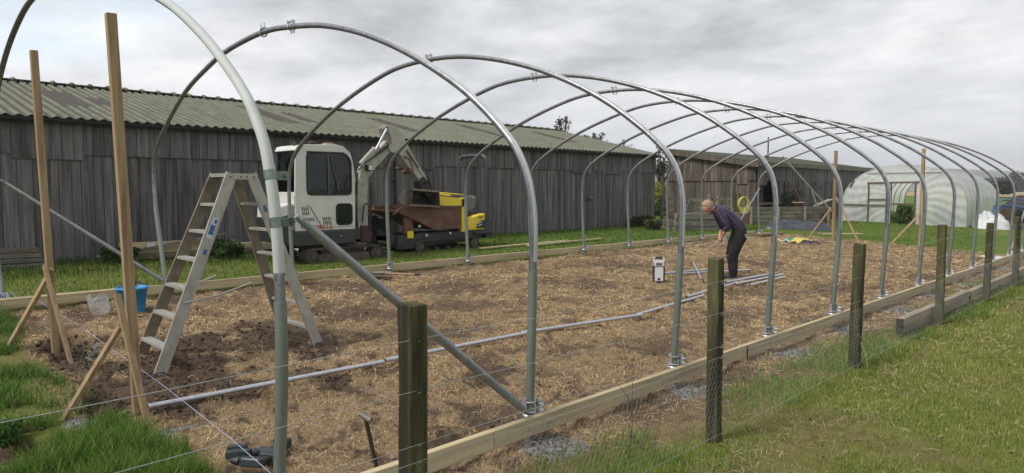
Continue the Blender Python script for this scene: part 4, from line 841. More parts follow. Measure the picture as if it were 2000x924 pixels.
for i in range(12):
    P = hoop_pts(i); S = catmull(P, 6); HP.append(S)
    zr = 1.12; zl = 1.42
    k0 = next(k for k in range(len(S)) if S[k][2] > zr); k1 = next(k for k in reversed(range(len(S))) if S[k][2] > zl)
    mb = MB(); mb.tube(S[k0:k1 + 1], .0265 if i == 0 else .0275, 14, rnd=.5); hp_ = mb.build('hoop', M['galv'], frame)
    for side in (0, 1):
        seg = S[:k0 + 2] if side == 0 else S[k1 - 1:]; mb = MB(); mb.tube(seg, .0315, 14, rnd=.5); mb.build('leg', M['galv_leg'], hp_)
        f = seg[0] if side == 0 else seg[-1]; fx, fy, fz = f; g0 = gz1(fx, fy)
        mb = MB(); mb.tube([(fx, fy, g0 - .2), (fx, fy, fz - .02)], .036, 12, rnd=.5); mb.build('ground_tube', M['galv_leg'], hp_)
        mb = MB(); zt = fz + (.02 if side == 0 else -.03)
        for zz in (zt, zt + .07) if i < 4 else (zt,): mb.tube([(fx + .045 * math.cos(a), fy + .045 * math.sin(a), zz) for a in np.linspace(0, 2 * math.pi, 13)], .005, 6, cap=False)
        mb.beam((fx + .02, fy + .045, zt + .035), (fx + .07, fy + .05, zt + .035), .006, .10); mb.beam((fx, fy - .042, zt - .01), (fx, fy - .05, zt + .1), .03, .006)
        mb.cyl((fx + .03, fy + .05, zt + .05), (fx + .09, fy + .05, zt + .05), .008, 8); mb.cyl((fx + .03, fy + .05, zt + .01), (fx + .09, fy + .05, zt + .01), .008, 8)
        mb.lathe([(.038, -.03), (.05, -.03), (.05, .0), (.038, .0)], (fx, fy, zt - .02), 14)
        mb.build('foot_clamp', M['galv_bright'], hp_)
    # tape along the outer side
    half = R(100) if i == 0 else R(40); V = []; n = 10; za = 1.30 if i == 0 else 1.22
    ks = [k for k in range(len(S)) if not (S[k][2] < za and k < 60)]
    T = [S[k] for k in ks if k < k1 + 4]
    c_ = np.array([-6.7, YR[i], 1.6])
    for j, p in enumerate(T):
        t = T[min(j + 1, len(T) - 1)] - T[max(j - 1, 0)]; t /= np.linalg.norm(t); o_ = p - c_; o_ = o_ - t * (o_ @ t); o_[2] = max(o_[2], 0) if p[2] < 1.7 else o_[2]; o_ -= t * (o_ @ t); o_ /= np.linalg.norm(o_); b_ = np.cross(t, o_)
        for q in range(n + 1): a = -half + 2 * half * q / n; V.append(p + (o_ * math.cos(a) + b_ * math.sin(a)) * (.0288 if i == 0 else (.0325 if p[2] < 1.25 else .0292)))
    mb = MB(); mb.add(V, [(j * (n + 1) + q, j * (n + 1) + q + 1, (j + 1) * (n + 1) + q + 1, (j + 1) * (n + 1) + q) for j in range(len(T) - 1) for q in range(n)], True)
    mb.build('foam_tape', M['tape'], hp_)
    # ridge clamp at the crown
    kc = min(range(len(S)), key=lambda k: abs(S[k][0] + (6.55 if i == 1 else 6.75))); c = S[kc]; mb = MB()
    for dx_ in (-.035, .035): mb.tube([(c[0] + dx_, c[1] + .032 * math.cos(a), c[2] + .032 * math.sin(a)) for a in np.linspace(0, 2 * math.pi, 13)], .006, 6, cap=False)
    mb.box(c[0] - .05, c[0] - .04, c[1] - .03, c[1] + .03, c[2] + .02, c[2] + .065); mb.box(c[0] + .02, c[0] + .03, c[1] - .02, c[1] + .02, c[2] + .02, c[2] + .065)
    mb.cyl((c[0] - .05, c[1], c[2] + .052), (c[0] + .04, c[1], c[2] + .052), .006, 8); mb.beam((c[0] + .03, c[1], c[2] - .03), (c[0] + .035, c[1], c[2] - .065), .02, .012); mb.beam((c[0] - .02, c[1], c[2] - .03), (c[0] - .02, c[1], c[2] - .065), .02, .012)
    if i == 1:
        mb.build('ridge_clamp', M['galv_bright'], hp_); mb = MB()
        c2 = S[min(range(len(S)), key=lambda k: abs(S[k][0] + 7.16))]; mb.tube([(c2[0], c2[1] + .045 * math.cos(a), c2[2] + .045 * math.sin(a)) for a in np.linspace(0, 2 * math.pi, 13)], .009, 6, cap=False)
        mb.box(c2[0] - .05, c2[0] + .05, c2[1] - .02, c2[1] + .02, c2[2] + .035, c2[2] + .05); mb.cyl((c2[0] - .04, c2[1], c2[2] + .03), (c2[0] - .05, c2[1], c2[2] + .10), .008); mb.cyl((c2[0] + .04, c2[1], c2[2] + .03), (c2[0] + .03, c2[1], c2[2] + .10), .008)
    mb.build('ridge_clamp', M['galv_bright'], hp_)
    if i == 0:
        for zz in (1.60, 1.82):
            k = min((k for k in range(60)), key=lambda k: abs(S[k][2] - zz)); p = Vector(S[k]); t = (Vector(S[k + 1]) - Vector(S[k - 1])).normalized(); mb = MB()
            mb.tube([p - t * .024, p + t * .024], .0325, 18); mb.beam(p + Vector((.0, .028, 0)), p + Vector((.0, .09, 0)), .014, .044, up=(0, 0, 1)); mb.cyl(p + Vector((-.015, .082, 0)), p + Vector((.022, .082, 0)), .011, 8)
            mb.build('clamp_band', M['band'], hp_)
def brace(p0, p1, r=.024, squash=True):
    mb = MB(); p0 = Vector(p0); p1 = Vector(p1); d = (p1 - p0).normalized()
    mb.tube([p0 + d * .16, p0.lerp(p1, .42)], r, 14, rnd=.5); mb.tube([p0.lerp(p1, .415), p1 - d * .10], r * 1.1, 14, rnd=.5)
    mb.tube([p0 - d * .02, p0 + d * .04, p0 + d * .17], [r * .55, r * .8, r], 14, rnd=.5); mb.tube([p1 + d * .02, p1 - d * .03, p1 - d * .11], [r * .5, r * .8, r * 1.08], 14, rnd=.5)
    mb.cyl(p0 + d * .015 + Vector((-.025, 0, 0)), p0 + d * .015 + Vector((.03, 0, 0)), .012, 8)
    mb.build('brace', M['galv_mid'], frame)
brace((-3.215, 1.70, 1.605), (-3.275, YR[1] - .06, .20), .0255)
brace((-10.88, 1.66, 1.86), (-10.22, YL[1] - .03, .46))
brace((-3.22, YR[11] - .06, 1.45), (-3.27, YR[10] + .08, .22)); brace((-10.12, YL[11] - .04, 1.78), (-10.1, YL[10] + .08, .5))
# base rails: lengths of timber butted end to end
def rail(x0, x1, z0, z1, ys, zfun=None):
    for a, b in zip(ys[:-1], ys[1:]):
        mb = MB(); mb.box(x0, x1, a + .002, b - .002, z0, z1); mb.build('base_rail', M['new_timber'], frame, bev=.004)
rail(-3.262, -3.212, .045, .172, [-.25, 3.05, 6.60, 8.35, 11.9, 13.6, 17.0, 20.4, 22.5])
rail(-10.262, -10.215, .30, .418, [-2.6, 1.0, 4.6, 8.2, 11.8, 15.4, 19.0, 21.4])
mb = MB(); mb.box(-10.37, -10.33, -2.0, 3.1, .30, .415); mb.build('base_rail', M['new_timber'], frame, bev=.004)
mb = MB()
for i in range(12):
    for dy_ in (-.09, .11): mb.cyl((-3.213, YR[i] + dy_, .11), (-3.204, YR[i] + dy_, .11), .012, 8)
mb.build('coach_bolt', M['galv_bright'], frame)['kind'] = 'stuff' if False else 'part'
for o in list(frame.children):
    if o.name.startswith('coach_bolt'): del o['kind']
mb = MB()
for y in (6.6, 13.6): mb.box(-3.211, -3.207, y - .012, y + .012, .02, .16)
mb.build('joint_plate', M['gutter'], frame)
# blue-white tie left on the first left leg
mb = MB(); random.seed(3)
for k in range(9):
    a = random.uniform(0, 6.28); mb.tube([(-10.5, 1.55, .40), (-10.5 + .1 * math.cos(a), 1.55 + .1 * math.sin(a), .44 + .05 * random.random()), (-10.5 + .25 * math.cos(a), 1.55 + .25 * math.sin(a), .28)], .004, 4)
o = mb.build('tied_string', M['string']); tag(o, 'tangled end of blue and white string round the leftmost tube leg', 'string')

# ------------------------------------------------------------------ wire fence
FY = [1.76, 4.39, 7.16, 10.27, 13.02, 15.4]; FX = -2.37; FT = [1.265, 1.27, 1.22, 1.29, 1.22, 1.25]
fence = thing('wire_fence', 'wire and netting fence on square mossy posts along the right side', 'fence', (FX, 8, 0))
ALLY = [-1.0] + FY + [18.1, 20.9, 23.7]; ALLT = [1.25] + FT + [1.24, 1.25, 1.24]
LEAN = [0, .012, -.01, .015, -.008, .012, 0, .01, 0, 0]
for i, (y, t) in enumerate(zip(ALLY, ALLT)):
    if i in (7,): pass
    mb = MB(); s = .0445 + .002 * math.sin(i * 2.3); lx = LEAN[i]; random.seed(i)
    z0 = gz1(FX, y) - .15; V = []; L_ = 7
    for k in range(L_ + 1):
        z = z0 + (t - z0) * k / L_; ox = lx * k / L_; j = .0025
        for a, b in ((-s, -s), (s, -s), (s, s), (-s, s)): V.append((FX + ox + a + random.uniform(-j, j), y + b + random.uniform(-j, j), z + (random.uniform(-.006, .006) if k == L_ else 0)))
    V += [(FX + lx, y, t + .008)]
    Fc = [(k * 4 + a, k * 4 + (a + 1) % 4, k * 4 + 4 + (a + 1) % 4, k * 4 + 4 + a) for k in range(L_) for a in range(4)] + [(L_ * 4 + a, L_ * 4 + (a + 1) % 4, L_ * 4 + 4) for a in range(4)]
    mb.add(V, Fc); o = mb.build('post', M['fence_post'], fence, bev=.005)
    o.rotation_euler = (0, 0, 0)
    mb = MB()
    for zz in (1.11, .89, .66, .585):
        mb.tube([(FX + .044, y - .01, zz - .012), (FX + .056, y - .004, zz), (FX + .056, y + .004, zz), (FX + .044, y + .01, zz + .012)], .0018, 5)
    mb.build('staple', M['wire'], o)
WX = FX + .053
for zz, dz in ((1.12, .012), (.90, .018), (.665, .012), (.59, .02), (.04, 0)):
    mb = MB(); P = [(WX, -6, zz)]
    for a, b in zip(ALLY[:-1], ALLY[1:]): P += [(WX, a, zz), (WX, a + (b - a) * .5, zz - dz)]
    P.append((WX, ALLY[-1], zz)); mb.tube(catmull(P, 6), .00145, 6); mb.build('line_wire', M['wire'], fence)
# hexagonal netting
def netting(y0, y1, z0, z1, cell, rad_, zig):
    segs = []; hgt = cell * .75; cols = int((y1 - y0) / cell); rows = int((z1 - z0) / hgt); random.seed(2)
    def P(i, j, o): return (WX + .004 * math.sin(i * .7 + j), y0 + (i + o) * cell + .004 * math.sin(j * 1.3 + i * .2), z0 + j * hgt)
    for j in range(rows):
        off = .5 * (j % 2)
        for i in range(cols):
            a = np.array(P(i, j, off)); u = a + (0, 0, hgt * .42); segs.append((a, u))
            for s_ in (-.5, .5): segs.append((u, np.array(P(i, j + 1, off + s_))))
    segs = np.array(segs); d = segs[:, 1] - segs[:, 0]; d /= np.linalg.norm(d, axis=1)[:, None]; n1_ = np.cross(d, [1, 0, 0]); n2_ = np.tile([1., 0, 0], (len(d), 1))
    V = []; 
    for e in (0, 1):
        for k in range(3): a = 2 * math.pi * k / 3; V.append(segs[:, e] + (n1_ * math.cos(a) + n2_ * math.sin(a)) * rad_)
    V = np.stack(V, 1); b = np.arange(len(d))[:, None] * 6
    F4 = np.concatenate([b + np.array([[k, (k + 1) % 3, 3 + (k + 1) % 3, 3 + k]]) for k in range(3)])
    o = fastmesh('wire_netting', V.reshape(-1, 3) - np.array(org(fence)), F4, None, M['wire'], {'rnd': np.zeros(V.shape[0] * 6)}); o.parent = fence; return o
netting(1.76, 4.39, .02, .60, .05, .0005, 0); netting(4.39, 10.27, .02, .62, .05, .0007, 0); netting(10.27, 18.1, .02, .62, .06, .0009, 0)

# beams stacked along the fence foot
def beam_thing(label, x0, x1, y0, y1, z0, z1):
    t = thing('timber_beam', label, 'beam', ((x0 + x1) / 2, (y0 + y1) / 2, z0), 'old beams lying along the fence foot'); mb = MB(); mb.box(x0, x1, y0, y1, z0, z1); mb.build('beam', M['beam_timber'], t, bev=.006)
    mb = MB(); mb.box(x0 + .004, x1 - .004, y0 - .004, y0, z0 + .004, z1 - .004); mb.build('end_face', M['end_grain'], t)
beam_thing('weathered beam lying on top of the near pair along the fence foot', -2.54, -2.45, 9.05, 12.35, .125, .215)
beam_thing('weathered beam under the other one in the near pair along the fence foot', -2.545, -2.455, 9.07, 12.3, .03, .122)
beam_thing('weathered beam along the fence foot beyond the near pair of beams', -2.54, -2.45, 12.42, 18.4, .06, .19)

# ------------------------------------------------------------------ braced timber posts
def braced_post(label, base, top, sec, stakes, grp='braced timber door posts'):
    b = Vector(base); t = thing('timber_post', label, 'post', base, grp); mb = MB(); mb.beam(b - Vector((0, 0, .2)), top, sec[0], sec[1], up=(0, 1, 0)); mb.build('post', M['post_timber'], t, bev=.003)
    for s0, s1, w_, h_ in stakes: mb = MB(); mb.beam(s0, s1, w_, h_, up=(0, 1, 0)); mb.build('brace', M['post_timber'], t, bev=.002)
braced_post('tallest looking timber post, nearest the camera, held by two short braces', (-5.55, 1.61, .06), (-5.57, 1.53, 3.0), (.060, .066),
            [((-5.72, 1.13, .04), (-5.60, 1.52, .74), .055, .03), ((-5.30, 1.60, .04), (-5.53, 1.49, .99), .045, .04)])
braced_post('timber post left of the tallest looking one, with crossed braces', (-7.93, 1.58, .12), (-7.95, 1.51, 3.07), (.062, .062),
            [((-8.20, 1.20, .14), (-7.85, 1.56, .98), .06, .035), ((-7.36, 1.58, .12), (-7.86, 1.50, 1.02), .07, .03)])
braced_post('orange timber post at the far end of the bed in front of the sheds', (-7.97, 21.9, .1), (-7.97, 21.9, 2.92), (.08, .085),
            [((-8.6, 21.5, .2), (-8.02, 21.8, 1.2), .05, .03), ((-7.1, 21.6, .15), (-7.9, 21.85, 1.5), .05, .03)])
braced_post('orange timber post in front of the old plastic tunnel', (-5.82, 22.75, .05), (-5.82, 22.75, 2.93), (.085, .09),
            [((-6.5, 22.3, .1), (-5.87, 22.7, 1.0), .05, .03), ((-5.62, 22.2, .1), (-5.78, 22.7, 1.1), .045, .03)])
def pole(name, label, cat, p0, p1, r, m, group=None, n=10):
    mb = MB(); mb.tube([p0, p1], r, n, rnd=.5); o = mb.build(name, m); tag(o, label, cat, group); return o
t = thing('prop_pole', 'thin grey wooden prop slanting down to the far timber post', 'prop', (-8.1, 22.4, .2)); mb = MB()
mb.beam((-7.95, 22.1, .9), (-10.05, 22.9, 2.85), .035, .03); mb.build('pole', M['grey_timber'], t)
# string line across the near end
mb = MB(); mb.tube([(-9.6, 1.74, .46), (-7.6, 1.72, .43), (-5.2, 1.69, .335), (-4.0, 1.66, .27), (-3.0, 1.62, .2)], .0021, 6); o = mb.build('string_line', M['string']); tag(o, 'taut blue and white string line across the near end of the bed', 'string')

# ------------------------------------------------------------------ step ladder
lad = thing('step_ladder', 'worn aluminium double step ladder standing open on the bed', 'ladder', (-6.8, 2.85, .14))
XN, XF, XNt, XFt = -6.47, -7.17, -6.58, -6.96; ZT = 1.90
def stile(yb, yt, xb, xt, zb, m, sgn):
    mb = MB(); b = Vector((xb, yb, zb)); t_ = Vector((xt, yt, ZT)); d = (t_ - b).normalized(); ax = Vector((1, 0, 0)); ax = (ax - d * ax.dot(d)).normalized(); wv = d.cross(ax)
    def plate(oa, ow, wa, ww):   # wa along ax, ww along wv
        V = [p + ax * (oa + i * wa / 2) + wv * (ow + j * ww / 2) for p in (b, t_) for i, j in ((-1, -1), (1, -1), (1, 1), (-1, 1))]
        mb.add(V, [(3, 2, 1, 0), (4, 5, 6, 7), (0, 1, 5, 4), (1, 2, 6, 5), (2, 3, 7, 6), (3, 0, 4, 7)])
    plate(0, 0, .003, .098); plate(-sgn * .012, .0505, .026, .003); plate(-sgn * .012, -.0505, .026, .003)
    return mb.build('stile', m, lad)
zN = gz1(XN, 2.06) - .01; zN2 = gz1(XN, 3.62) - .01
stile(2.06, 2.80, XN, XNt, zN + .02, M['alu'], 1); stile(2.12, 2.80, XF, XFt, gz1(XF, 2.12), M['alu_brown'], 1)
stile(3.62, 2.99, XN, XNt, zN2 + .02, M['alu'], 1); stile(3.60, 2.99, XF, XFt, gz1(XF, 3.6), M['alu_brown'], 1)
for front in (1, 0):
    for k in range(6):
        t_ = (k + .75) / 6.75; z = .14 + (ZT - .14) * t_ * .985; xn = XN + (XNt - XN) * t_; xf = XF + (XFt - XF) * t_
        y = (2.08 + (2.80 - 2.08) * t_) if front else (3.61 + (2.99 - 3.61) * t_); dp = .085 if front else .055
        mb = MB(); mb.box(xf + .004, xn - .004, y - dp / 2, y + dp / 2, z - .004, z); mb.box(xf + .004, xn - .004, y - dp / 2 - .003, y - dp / 2, z - .026, z - .001); mb.box(xf + .004, xn - .004, y + dp / 2, y + dp / 2 + .003, z - .024, z - .001)
        for q in range(4): mb.box(xf + .006, xn - .006, y - dp / 2 + .012 + q * dp / 4.4, y - dp / 2 + .016 + q * dp / 4.4, z, z + .002)
        mb.build('tread', M['tread'], lad)
mb = MB(); mb.box(XFt - .01, XNt + .006, 2.745, 3.05, ZT, ZT + .004); mb.box(XNt + .004, XNt + .009, 2.745, 3.05, ZT - .055, ZT + .003); mb.box(XFt - .012, XFt - .007, 2.745, 3.05, ZT - .055, ZT + .003)
mb.box(XFt, XNt, 2.742, 2.746, ZT - .03, ZT + .003); mb.build('top_plate', M['tread'], lad)
mb = MB()
for y in (2.78, 2.88, 2.94, 3.01): mb.cyl((XNt + .009, y, ZT - .03), (XNt + .013, y, ZT - .03), .008, 8)
mb.build('rivet', M['dark_metal'], lad)
for x_, zz, y0, dy_ in ((XN - .03, .72, 2.30, .62), (XF + .04, .74, 2.33, .5)):
    mb = MB(); mb.tube([(x_, y0, zz - .0), (x_ + .0, y0 + dy_ * .5, zz + .04), (x_ + .02, y0 + dy_, zz + .13)], .009, 7); mb.build('spreader', M['tread'], lad)
mb = MB(); mb.tube([(XN - .02, 2.16, .38), (XN - .12, 2.17, .25)], .007, 6); mb.tube([(XN - .10, 2.15, .4), (XN - .04, 2.08, .14)], .007, 6); mb.build('tread_stay', M['tread'], lad)
def on_stile(yb, yt, xb, xt, t0, t1, off, wd, m, nm, flat=.0025):
    b = Vector((xb, yb, .14)); t_ = Vector((xt, yt, ZT)); d = (t_ - b).normalized(); mb = MB(); a = b.lerp(t_, t0); c = b.lerp(t_, t1); wv = Vector((0, d.z, -d.y))
    mb.beam(a + wv * off + Vector((.004, 0, 0)), c + wv * off + Vector((.004, 0, 0)), flat, wd, up=wv); return mb.build(nm, m, lad)
on_stile(2.06, 2.80, XN, XNt, .655, .765, .0, .055, M['pale_sticker'], 'sticker')
on_stile(2.06, 2.80, XN, XNt, .675, .725, .0, .045, M['blue_sticker'], 'sticker', .0035); on_stile(2.06, 2.80, XN, XNt, .735, .755, .01, .025, M['blue_sticker'], 'sticker', .0035)
on_stile(2.06, 2.80, XN, XNt, .575, .60, .012, .03, M['blue_sticker'], 'sticker')
on_stile(3.62, 2.99, XN, XNt, .79, .825, .0, .032, M['blue_sticker'], 'sticker'); on_stile(3.62, 2.99, XN, XNt, .625, .65, .0, .03, M['blue_sticker'], 'sticker')
mb = MB()
for x_, y, z in ((XN, 2.055, zN + .02), (XN, 3.625, zN2 + .02), (XF, 2.115, gz1(XF, 2.12)), (XF, 3.605, gz1(XF, 3.6))): mb.box(x_ - .02, x_ + .006, y - .05, y + .05, z - .02, z + .03)
mb.build('foot', M['grey_plastic'], lad, bev=.004)

# ------------------------------------------------------------------ things lying on the bed
def gp(x, y, h=0): return (x, y, gz1(x, y) + h)
def tubepath(pts, r, h=None): return [gp(a, b, (h if h is not None else r + .012)) for a, b in pts]
def ground_pipe(label, pts, r=.021, grp='steel tubes lying on the bed', lift=0.0, name='steel_tube'):
    zs = np.mean([gz1(a, b) for a, b in pts]) if False else None; a, b = pts; za, zb = base_z(a[0], a[1]) , base_z(b[0], b[1])
    z1 = float(za) + .022 + r + lift; z2 = float(zb) + .022 + r + lift
    t = thing(name, label, 'tube', (a[0], a[1], z1), grp); mb = MB(); mb.tube([(a[0], a[1], z1), (b[0], b[1], z2)], r, 12, rnd=.5); mb.build('tube', M['galv_bright'], t)
    d = (Vector((b[0], b[1], z2)) - Vector((a[0], a[1], z1))).normalized(); mb = MB(); mb.tube([Vector((a[0], a[1], z1)) - d * .001, Vector((a[0], a[1], z1)) + d * .004], r * .8, 12); mb.build('bore', M['seal'], t)
ground_pipe('longest tube on the bed, its near end beside the nearest timber post', ((-5.50, 1.66), (-5.40, 3.69)))
ground_pipe('tube on the bed, second in the line from the near timber post', ((-5.43, 3.73), (-5.36, 5.58)))
ground_pipe('tube on the bed, third in the line, passing behind the second arch leg', ((-5.40, 5.55), (-5.12, 7.52)))
ground_pipe('tube on the bed, fourth in the line, just left of the third arch leg', ((-5.16, 7.45), (-5.36, 9.5)))
ground_pipe('tube on the bed, fifth in the line, passing behind the second fence post', ((-5.46, 9.2), (-5.66, 11.2)))
for a, b, l in [((-5.80, 11.05), (-5.76, 12.9), 'back one of the bunch of tubes beside the fourth arch leg'), ((-5.60, 11.0), (-5.60, 12.9), 'middle one of the bunch of tubes beside the fourth arch leg'), ((-5.38, 11.1), (-5.44, 12.6), 'front one of the bunch of tubes beside the fourth arch leg')]:
    ground_pipe(l, (a, b))
ground_pipe('tube on the ground at the feet of the bending man', ((-6.85, 11.14), (-6.27, 12.95)))
ground_pipe('tube on the ground between the radio and the feet of the bending man', ((-7.05, 10.85), (-6.75, 12.6)))
ground_pipe('short tube lying crosswise over the tubes near the radio', ((-6.08, 10.72), (-7.30, 12.55)), .018, lift=.045)
# radio
rx, ry = -6.62, 10.22; rz_ = gz1(rx, ry); rad_o = thing('site_radio', 'pale grey and black upright radio with a top handle standing on the straw', 'radio', (0, 0, 0))
def rbox(mb, x0, x1, y0, y1, z0, z1): mb.box(x0, x1, y0, y1, z0, z1)
mb = MB(); mb.box(-.10, .10, -.08, .08, .01, .29); mb.build('body', M['black_plastic'], rad_o, bev=.015)
mb = MB(); mb.box(-.072, .072, -.088, -.079, .03, .27); mb.box(-.08, .08, -.07, .07, .285, .38); mb.build('front_panel', M['pale_plastic'], rad_o, bev=.012)
mb = MB(); mb.box(-.025, .022, -.0895, -.0875, .045, .085); mb.build('badge', M['black_plastic'], rad_o)
mb = MB(); mb.tube([(-.085, 0, .36), (-.085, 0, .43), (.085, 0, .43), (.085, 0, .36)], .013, 8); mb.build('handle', M['pale_plastic'], rad_o)
mb = MB(); mb.cyl((-.06, 0, .43), (.06, 0, .43), .019, 10); mb.build('grip', M['black_plastic'], rad_o)
mb = MB(); mb.box(-.05, .05, -.072, -.068, .30, .345); mb.build('display', M['grey_plastic'], rad_o)
rad_o.location = (rx, ry, rz_); rad_o.rotation_euler = (0, 0, R(38))
# spade
sp = thing('spade', 'muddy spade lying on the straw near the left base rail', 'spade', gp(-9.45, 6.68)); a = Vector(gp(-9.95, 6.52, .05)); dd = Vector((.93, .26, 0)).normalized(); sd_ = Vector((-dd.y, dd.x, 0)); V = []
for i in range(7):
    for j in range(7):
        u = i / 6; v = j / 6 - .5; V.append(a + dd * (u * .42) + sd_ * (v * (.30 if i < 5 else .24 - .05 * (i - 5))) + Vector((0, 0, .035 * (abs(v) * 2) ** 2 + .02 * u + .01)))
mb = MB(); mb.add(V, [(i * 7 + j, i * 7 + j + 1, (i + 1) * 7 + j + 1, (i + 1) * 7 + j) for i in range(6) for j in range(6)], True); o = mb.build('blade', M['spade_steel'], sp)
s = o.modifiers.new('solid', 'SOLIDIFY'); s.thickness = .004
h0 = a + dd * .40 + Vector((0, 0, .05)); h1 = a + dd * .98 + Vector((0, 0, .06)); mb = MB(); mb.tube([h0, h0 + dd * .12, h1], [.012, .018, .018], 8); mb.build('shaft', M['ash'], sp)
mb = MB(); mb.tube([h1, h1 + dd * .06 - sd_ * .05], .015, 7); mb.tube([h1, h1 + dd * .06 + sd_ * .05], .015, 7); mb.tube([h1 + dd * .06 - sd_ * .06, h1 + dd * .06 + sd_ * .06], .018, 7); mb.build('grip', M['black_plastic'], sp)
# blue bucket and plastic bag
bk = thing('bucket', 'bright blue plastic bucket on the bed behind the nearest timber post', 'bucket', gp(-9.32, 2.68)); c = gp(-9.32, 2.68, -.01)
mb = MB(); mb.lathe([(.001, 0), (.125, 0), (.13, .01), (.172, .30), (.185, .30), (.185, .325), (.172, .328), (.165, .32), (.125, .02), (.001, .02)], c, 28); mb.build('tub', M['bucket_blue'], bk)
mb = MB(); mb.tube([(c[0], c[1] - .18, c[2] + .30), (c[0] + .06, c[1] - .14, c[2] + .36), (c[0] + .09, c[1], c[2] + .36), (c[0] + .06, c[1] + .14, c[2] + .36), (c[0], c[1] + .18, c[2] + .30)], .004, 6); mb.build('handle', M['dark_metal'], bk)
mb = MB(); q = Vector(c) + Vector((0.02, .04, .33)); mb.tube([q + Vector((-.06, 0, .04)), q + Vector((.06, .03, .06))], .010, 7); mb.tube([q, q + Vector((.0, 0, .10))], .008, 7); o = mb.build('clamp_tool', M['dark_metal']); tag(o, 'small black clamp sticking out of the blue bucket', 'tool')
random.seed(9); V = []; n, m2_ = 30, 12; c = gp(-9.38, 2.34, 0)
for i in range(m2_ + 1):
    u = i / m2_; rad_i = (.07 + .055 * math.sin(u * 2.2)) * (1 if u < .98 else .9)
    for k in range(n):
        th_ = 2 * math.pi * k / n; r_ = rad_i * (1 + u * (.22 * math.sin(2 * th_ + u * 3) + .10 * math.sin(5 * th_ - i * .9)) + .05 * math.sin(9 * th_ + i)); V.append((c[0] + r_ * math.cos(th_) + .02 * u, c[1] + r_ * math.sin(th_) - .03 * u, c[2] + .24 * u + .03 * u * math.sin(3 * th_ + 1)))
mb = MB(); mb.add(V, [(i * n + k, i * n + (k + 1) % n, (i + 1) * n + (k + 1) % n, (i + 1) * n + k) for i in range(m2_) for k in range(n)] + [tuple(reversed(range(n)))], True); tag(mb.build('plastic_bag', M['film_bag']), 'crumpled clear plastic bag beside the blue bucket', 'bag')
# standing iron bar with its cross head
bar = thing('iron_bar', 'rusty iron bar with a short cross handle standing upright in the ground', 'bar', (-3.51, 2.30, 0)); mb = MB(); mb.tube([(-3.49, 2.36, -.1), (-3.52, 2.27, .37)], .013, 10); mb.build('shaft', M['iron'], bar)
mb = MB(); mb.tube([(-3.56, 2.255, .392), (-3.485, 2.285, .362)], .018, 12); mb.build('cross_head', M['iron_grey'], bar)
# cordless drills
def drill(label, loc, rz, rx_=0.0, grp='cordless drills lying on the straw'):
    t = thing('cordless_drill', label, 'drill', (0, 0, 0), grp)
    mb = MB(); mb.prism([(-.10, -.03), (.05, -.034), (.068, -.02), (.068, .02), (.04, .036), (-.085, .036), (-.105, .015)], 1, -.031, .031); mb.build('body', M['drill_teal'], t, bev=.012, seg=2)
    mb = MB(); mb.tube([(.07, 0, 0), (.085, 0, 0), (.12, 0, 0), (.135, 0, 0)], [.027, .029, .022, .012], 12); mb.build('chuck', M['black_plastic'], t)
    mb = MB(); mb.beam((-.03, 0, -.02), (-.055, 0, -.14), .034, .045); mb.build('grip', M['black_plastic'], t, bev=.008)
    mb = MB(); mb.box(-.115, .02, -.036, .036, -.195, -.135); mb.build('battery', M['drill_teal'], t, bev=.010)
    mb = MB(); mb.box(-.10, .04, -.037, -.0355, .005, .012); mb.box(-.112, .017, -.0375, -.036, -.17, -.162); mb.build('casing_line', M['grey_plastic'], t)
    t.location = loc; t.rotation_euler = (rx_, 0, rz); t.scale = (.92,) * 3; return t
zb_ = gz1(-4.2, 1.9)
drill('leftmost of the cordless drills, its battery pointing up left', (-4.20, 1.80, zb_ + .045), R(60), R(80)); drill('cordless drill at the back, half hidden by the nearest arch leg', (-4.08, 1.93, zb_ + .045), R(20), R(95))
drill('cordless drill in front of the other ones, chuck towards the camera', (-4.00, 1.76, zb_ + .06), R(215), R(-78))
# green and yellow bag
t = thing('compost_bag', 'flat green and yellow plastic bag on the straw near the far end', 'bag', gp(-8.35, 20.3)); c = gp(-8.35, 20.25); V = []
for i in range(11):
    for j in range(7):
        u = i / 10 - .5; v = j / 6 - .5; V.append((c[0] + u * .95 + v * .3, c[1] + v * .55 - u * .35, c[2] + .03 + .13 * (1 - 4 * u * u) * (1 - 3 * v * v) + .03 * math.sin(i * 2.1 + j * 1.7)))
F_ = [(i * 7 + j, (i + 1) * 7 + j, (i + 1) * 7 + j + 1, i * 7 + j + 1) for i in range(10) for j in range(6)]
def sub_add(nm, Fs, m):
    us = sorted({i for f in Fs for i in f}); mp_ = {a: i for i, a in enumerate(us)}; mb = MB(); mb.add([V[a] for a in us], [tuple(mp_[i] for i in f) for f in Fs], True); mb.build(nm, m, t)
sub_add('green_side', F_[:30], M['bag_green']); sub_add('yellow_side', F_[30:48], M['bag_yellow']); sub_add('dark_end', F_[48:], M['black_plastic'])
mb = MB(); mb.tube([(V[k][0], V[k][1], V[k][2] + .01) for k in range(0, 42, 7)], .022, 6); mb.build('hem', M['white_sheet'], t)
